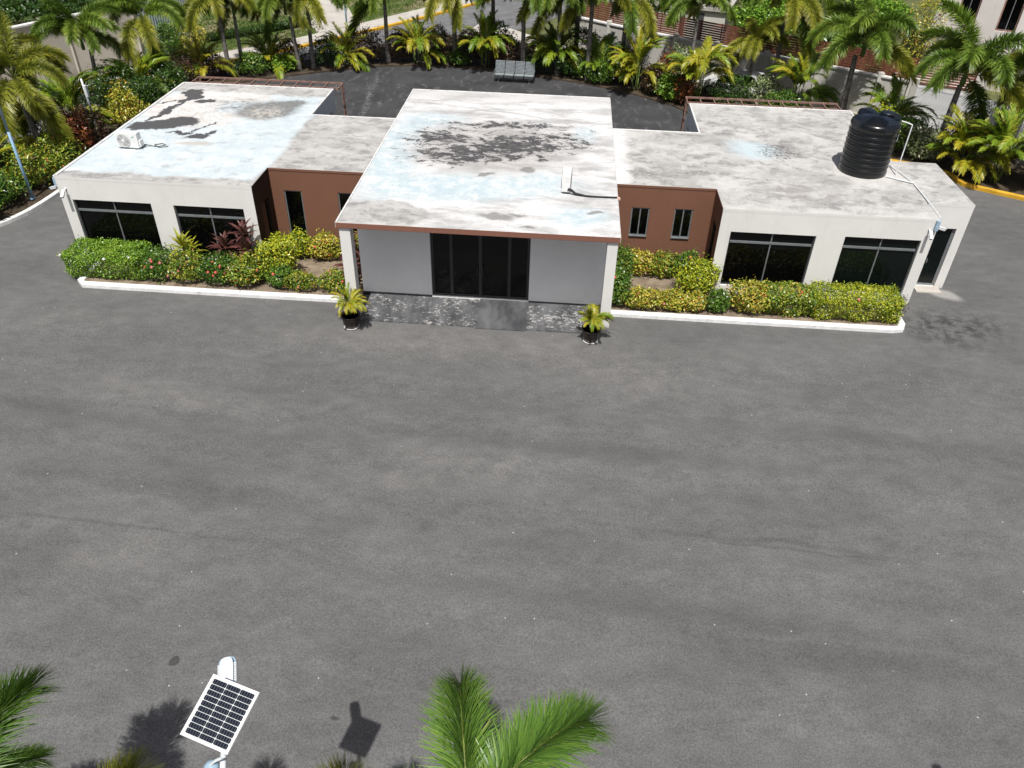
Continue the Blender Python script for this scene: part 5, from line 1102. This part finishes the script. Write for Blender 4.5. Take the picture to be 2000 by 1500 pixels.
C = np.stack([gx, gy, np.full(n, .17)], 1); D = unit(rg.normal(0, .5, (n, 3))+np.array([0, 0, 1.])); N = unit(np.cross(D, rg.normal(size=(n, 3)))); 
go = put('grass', leaf_mesh('grass', C, D, N, rg.uniform(.1, .2, n), np.clip(rg.normal(.5, .25, n), 0, 1), M['grass'], .35)); go['kind'] = 'stuff'; go['label'] = 'short patchy lawn grass beyond the footpath'
# trees behind the left wall and scrub behind the right fence
def tree(label, x, y, H, rx, mat, n, leaf=.26, group='trees beyond the boundary walls'):
    seedc[0] += 1; rg = np.random.default_rng(seedc[0]); t = thing('broadleaf_tree', label, 'tree', (x, y, -.02), 0, group)
    MB().tube([(0,0,0),(.05,.02,H*.3),(.0,.05,H*.6)], [.2,.16,.09], 8).build('trunk', M['trunk'], t)
    cs = []
    for k in range(9): a = k*2.4; r_ = rx*.55*math.sqrt(k/9); cs.append((r_*math.cos(a), r_*math.sin(a), H*(.55+.3*rg.random())))
    Cs, Ds, Ns, Ss, Ts = [], [], [], [], []
    for cx, cy, cz in cs:
        MB().tube([(0,.03,H*.35),(cx*.5,cy*.5,cz*.8),(cx,cy,cz)], [.07,.05,.02], 5).build('limb', M['trunk'], t)
        m = n//9; C, D, N, S, dp = blob_leaves(rg, m, (rx*.52, rx*.52, H*.24), leaf, 6, .62, lump=.45); C = C + np.array([cx, cy, cz-H*.1]); Cs.append(C); Ds.append(D); Ns.append(N); Ss.append(S); Ts.append(np.clip(rg.normal(.45, .2, m), 0, 1))
    put('crown', leaf_mesh('crown', np.concatenate(Cs), np.concatenate(Ds), np.concatenate(Ns), np.concatenate(Ss), np.concatenate(Ts), M[mat], .5), t)
TR = [('one of the dense dark trees massed behind the beige wall', x_, y_, h_, 3.3, 'dkgreen', 5000) for x_, y_, h_ in ((-31,29.3,3.0),(-27.2,31.6,3.2),(-34.8,33.6,3.2),(-30.6,35.6,3.3),(-26.2,36.6,3.0),(-37.6,38.5,3.2),(-33.2,40.6,3.2),(-28.8,41.2,3.2))] + [
 ('bright scrubby tree beyond the brown fence, left one',19.5,35.0,3.4,2.6,'hedge',3400),('bright scrubby tree beyond the brown fence, middle one',24.0,33.0,3.6,2.7,'ixora',3600),('bright scrubby tree beyond the brown fence, right one',27.2,36.5,3.8,2.6,'hedge',3400),
 ('light green scrub tree at the top beyond the fence',16.5,40.5,3.0,2.4,'lime',2600),('green scrub tree at the top centre right',21.5,42.0,3.6,3.0,'hedge',3200)]
for lb, x, y, H, rx, mt, n in TR: tree(lb, x, y, H, rx, mt, n)
rg = np.random.default_rng(78); n = 14000; gx = rg.uniform(10, 34, n); gy = rg.uniform(28, 62, n); ok = (gy > 38.8-(gx-7.4)*.72) & ~((gx > 9) & (gx < 18.5) & (gy > 36.5) & (gy < 46)) & ~((gx > 28.5) & (gy < 43)); gx, gy = gx[ok], gy[ok]; n = len(gx)
C = np.stack([gx, gy, rg.uniform(.05, .5, n)], 1); D = unit(rg.normal(0, .6, (n, 3))+np.array([0, 0, .9])); N = unit(np.cross(D, rg.normal(size=(n, 3))))
sg_ = put('scrub_grass', leaf_mesh('scrub_grass', C, D, N, rg.uniform(.3, .65, n), np.clip(rg.normal(.55, .25, n), 0, 1), M['grass'], .3)); sg_['kind'] = 'stuff'; sg_['label'] = 'rough green scrub beyond the brown fence'
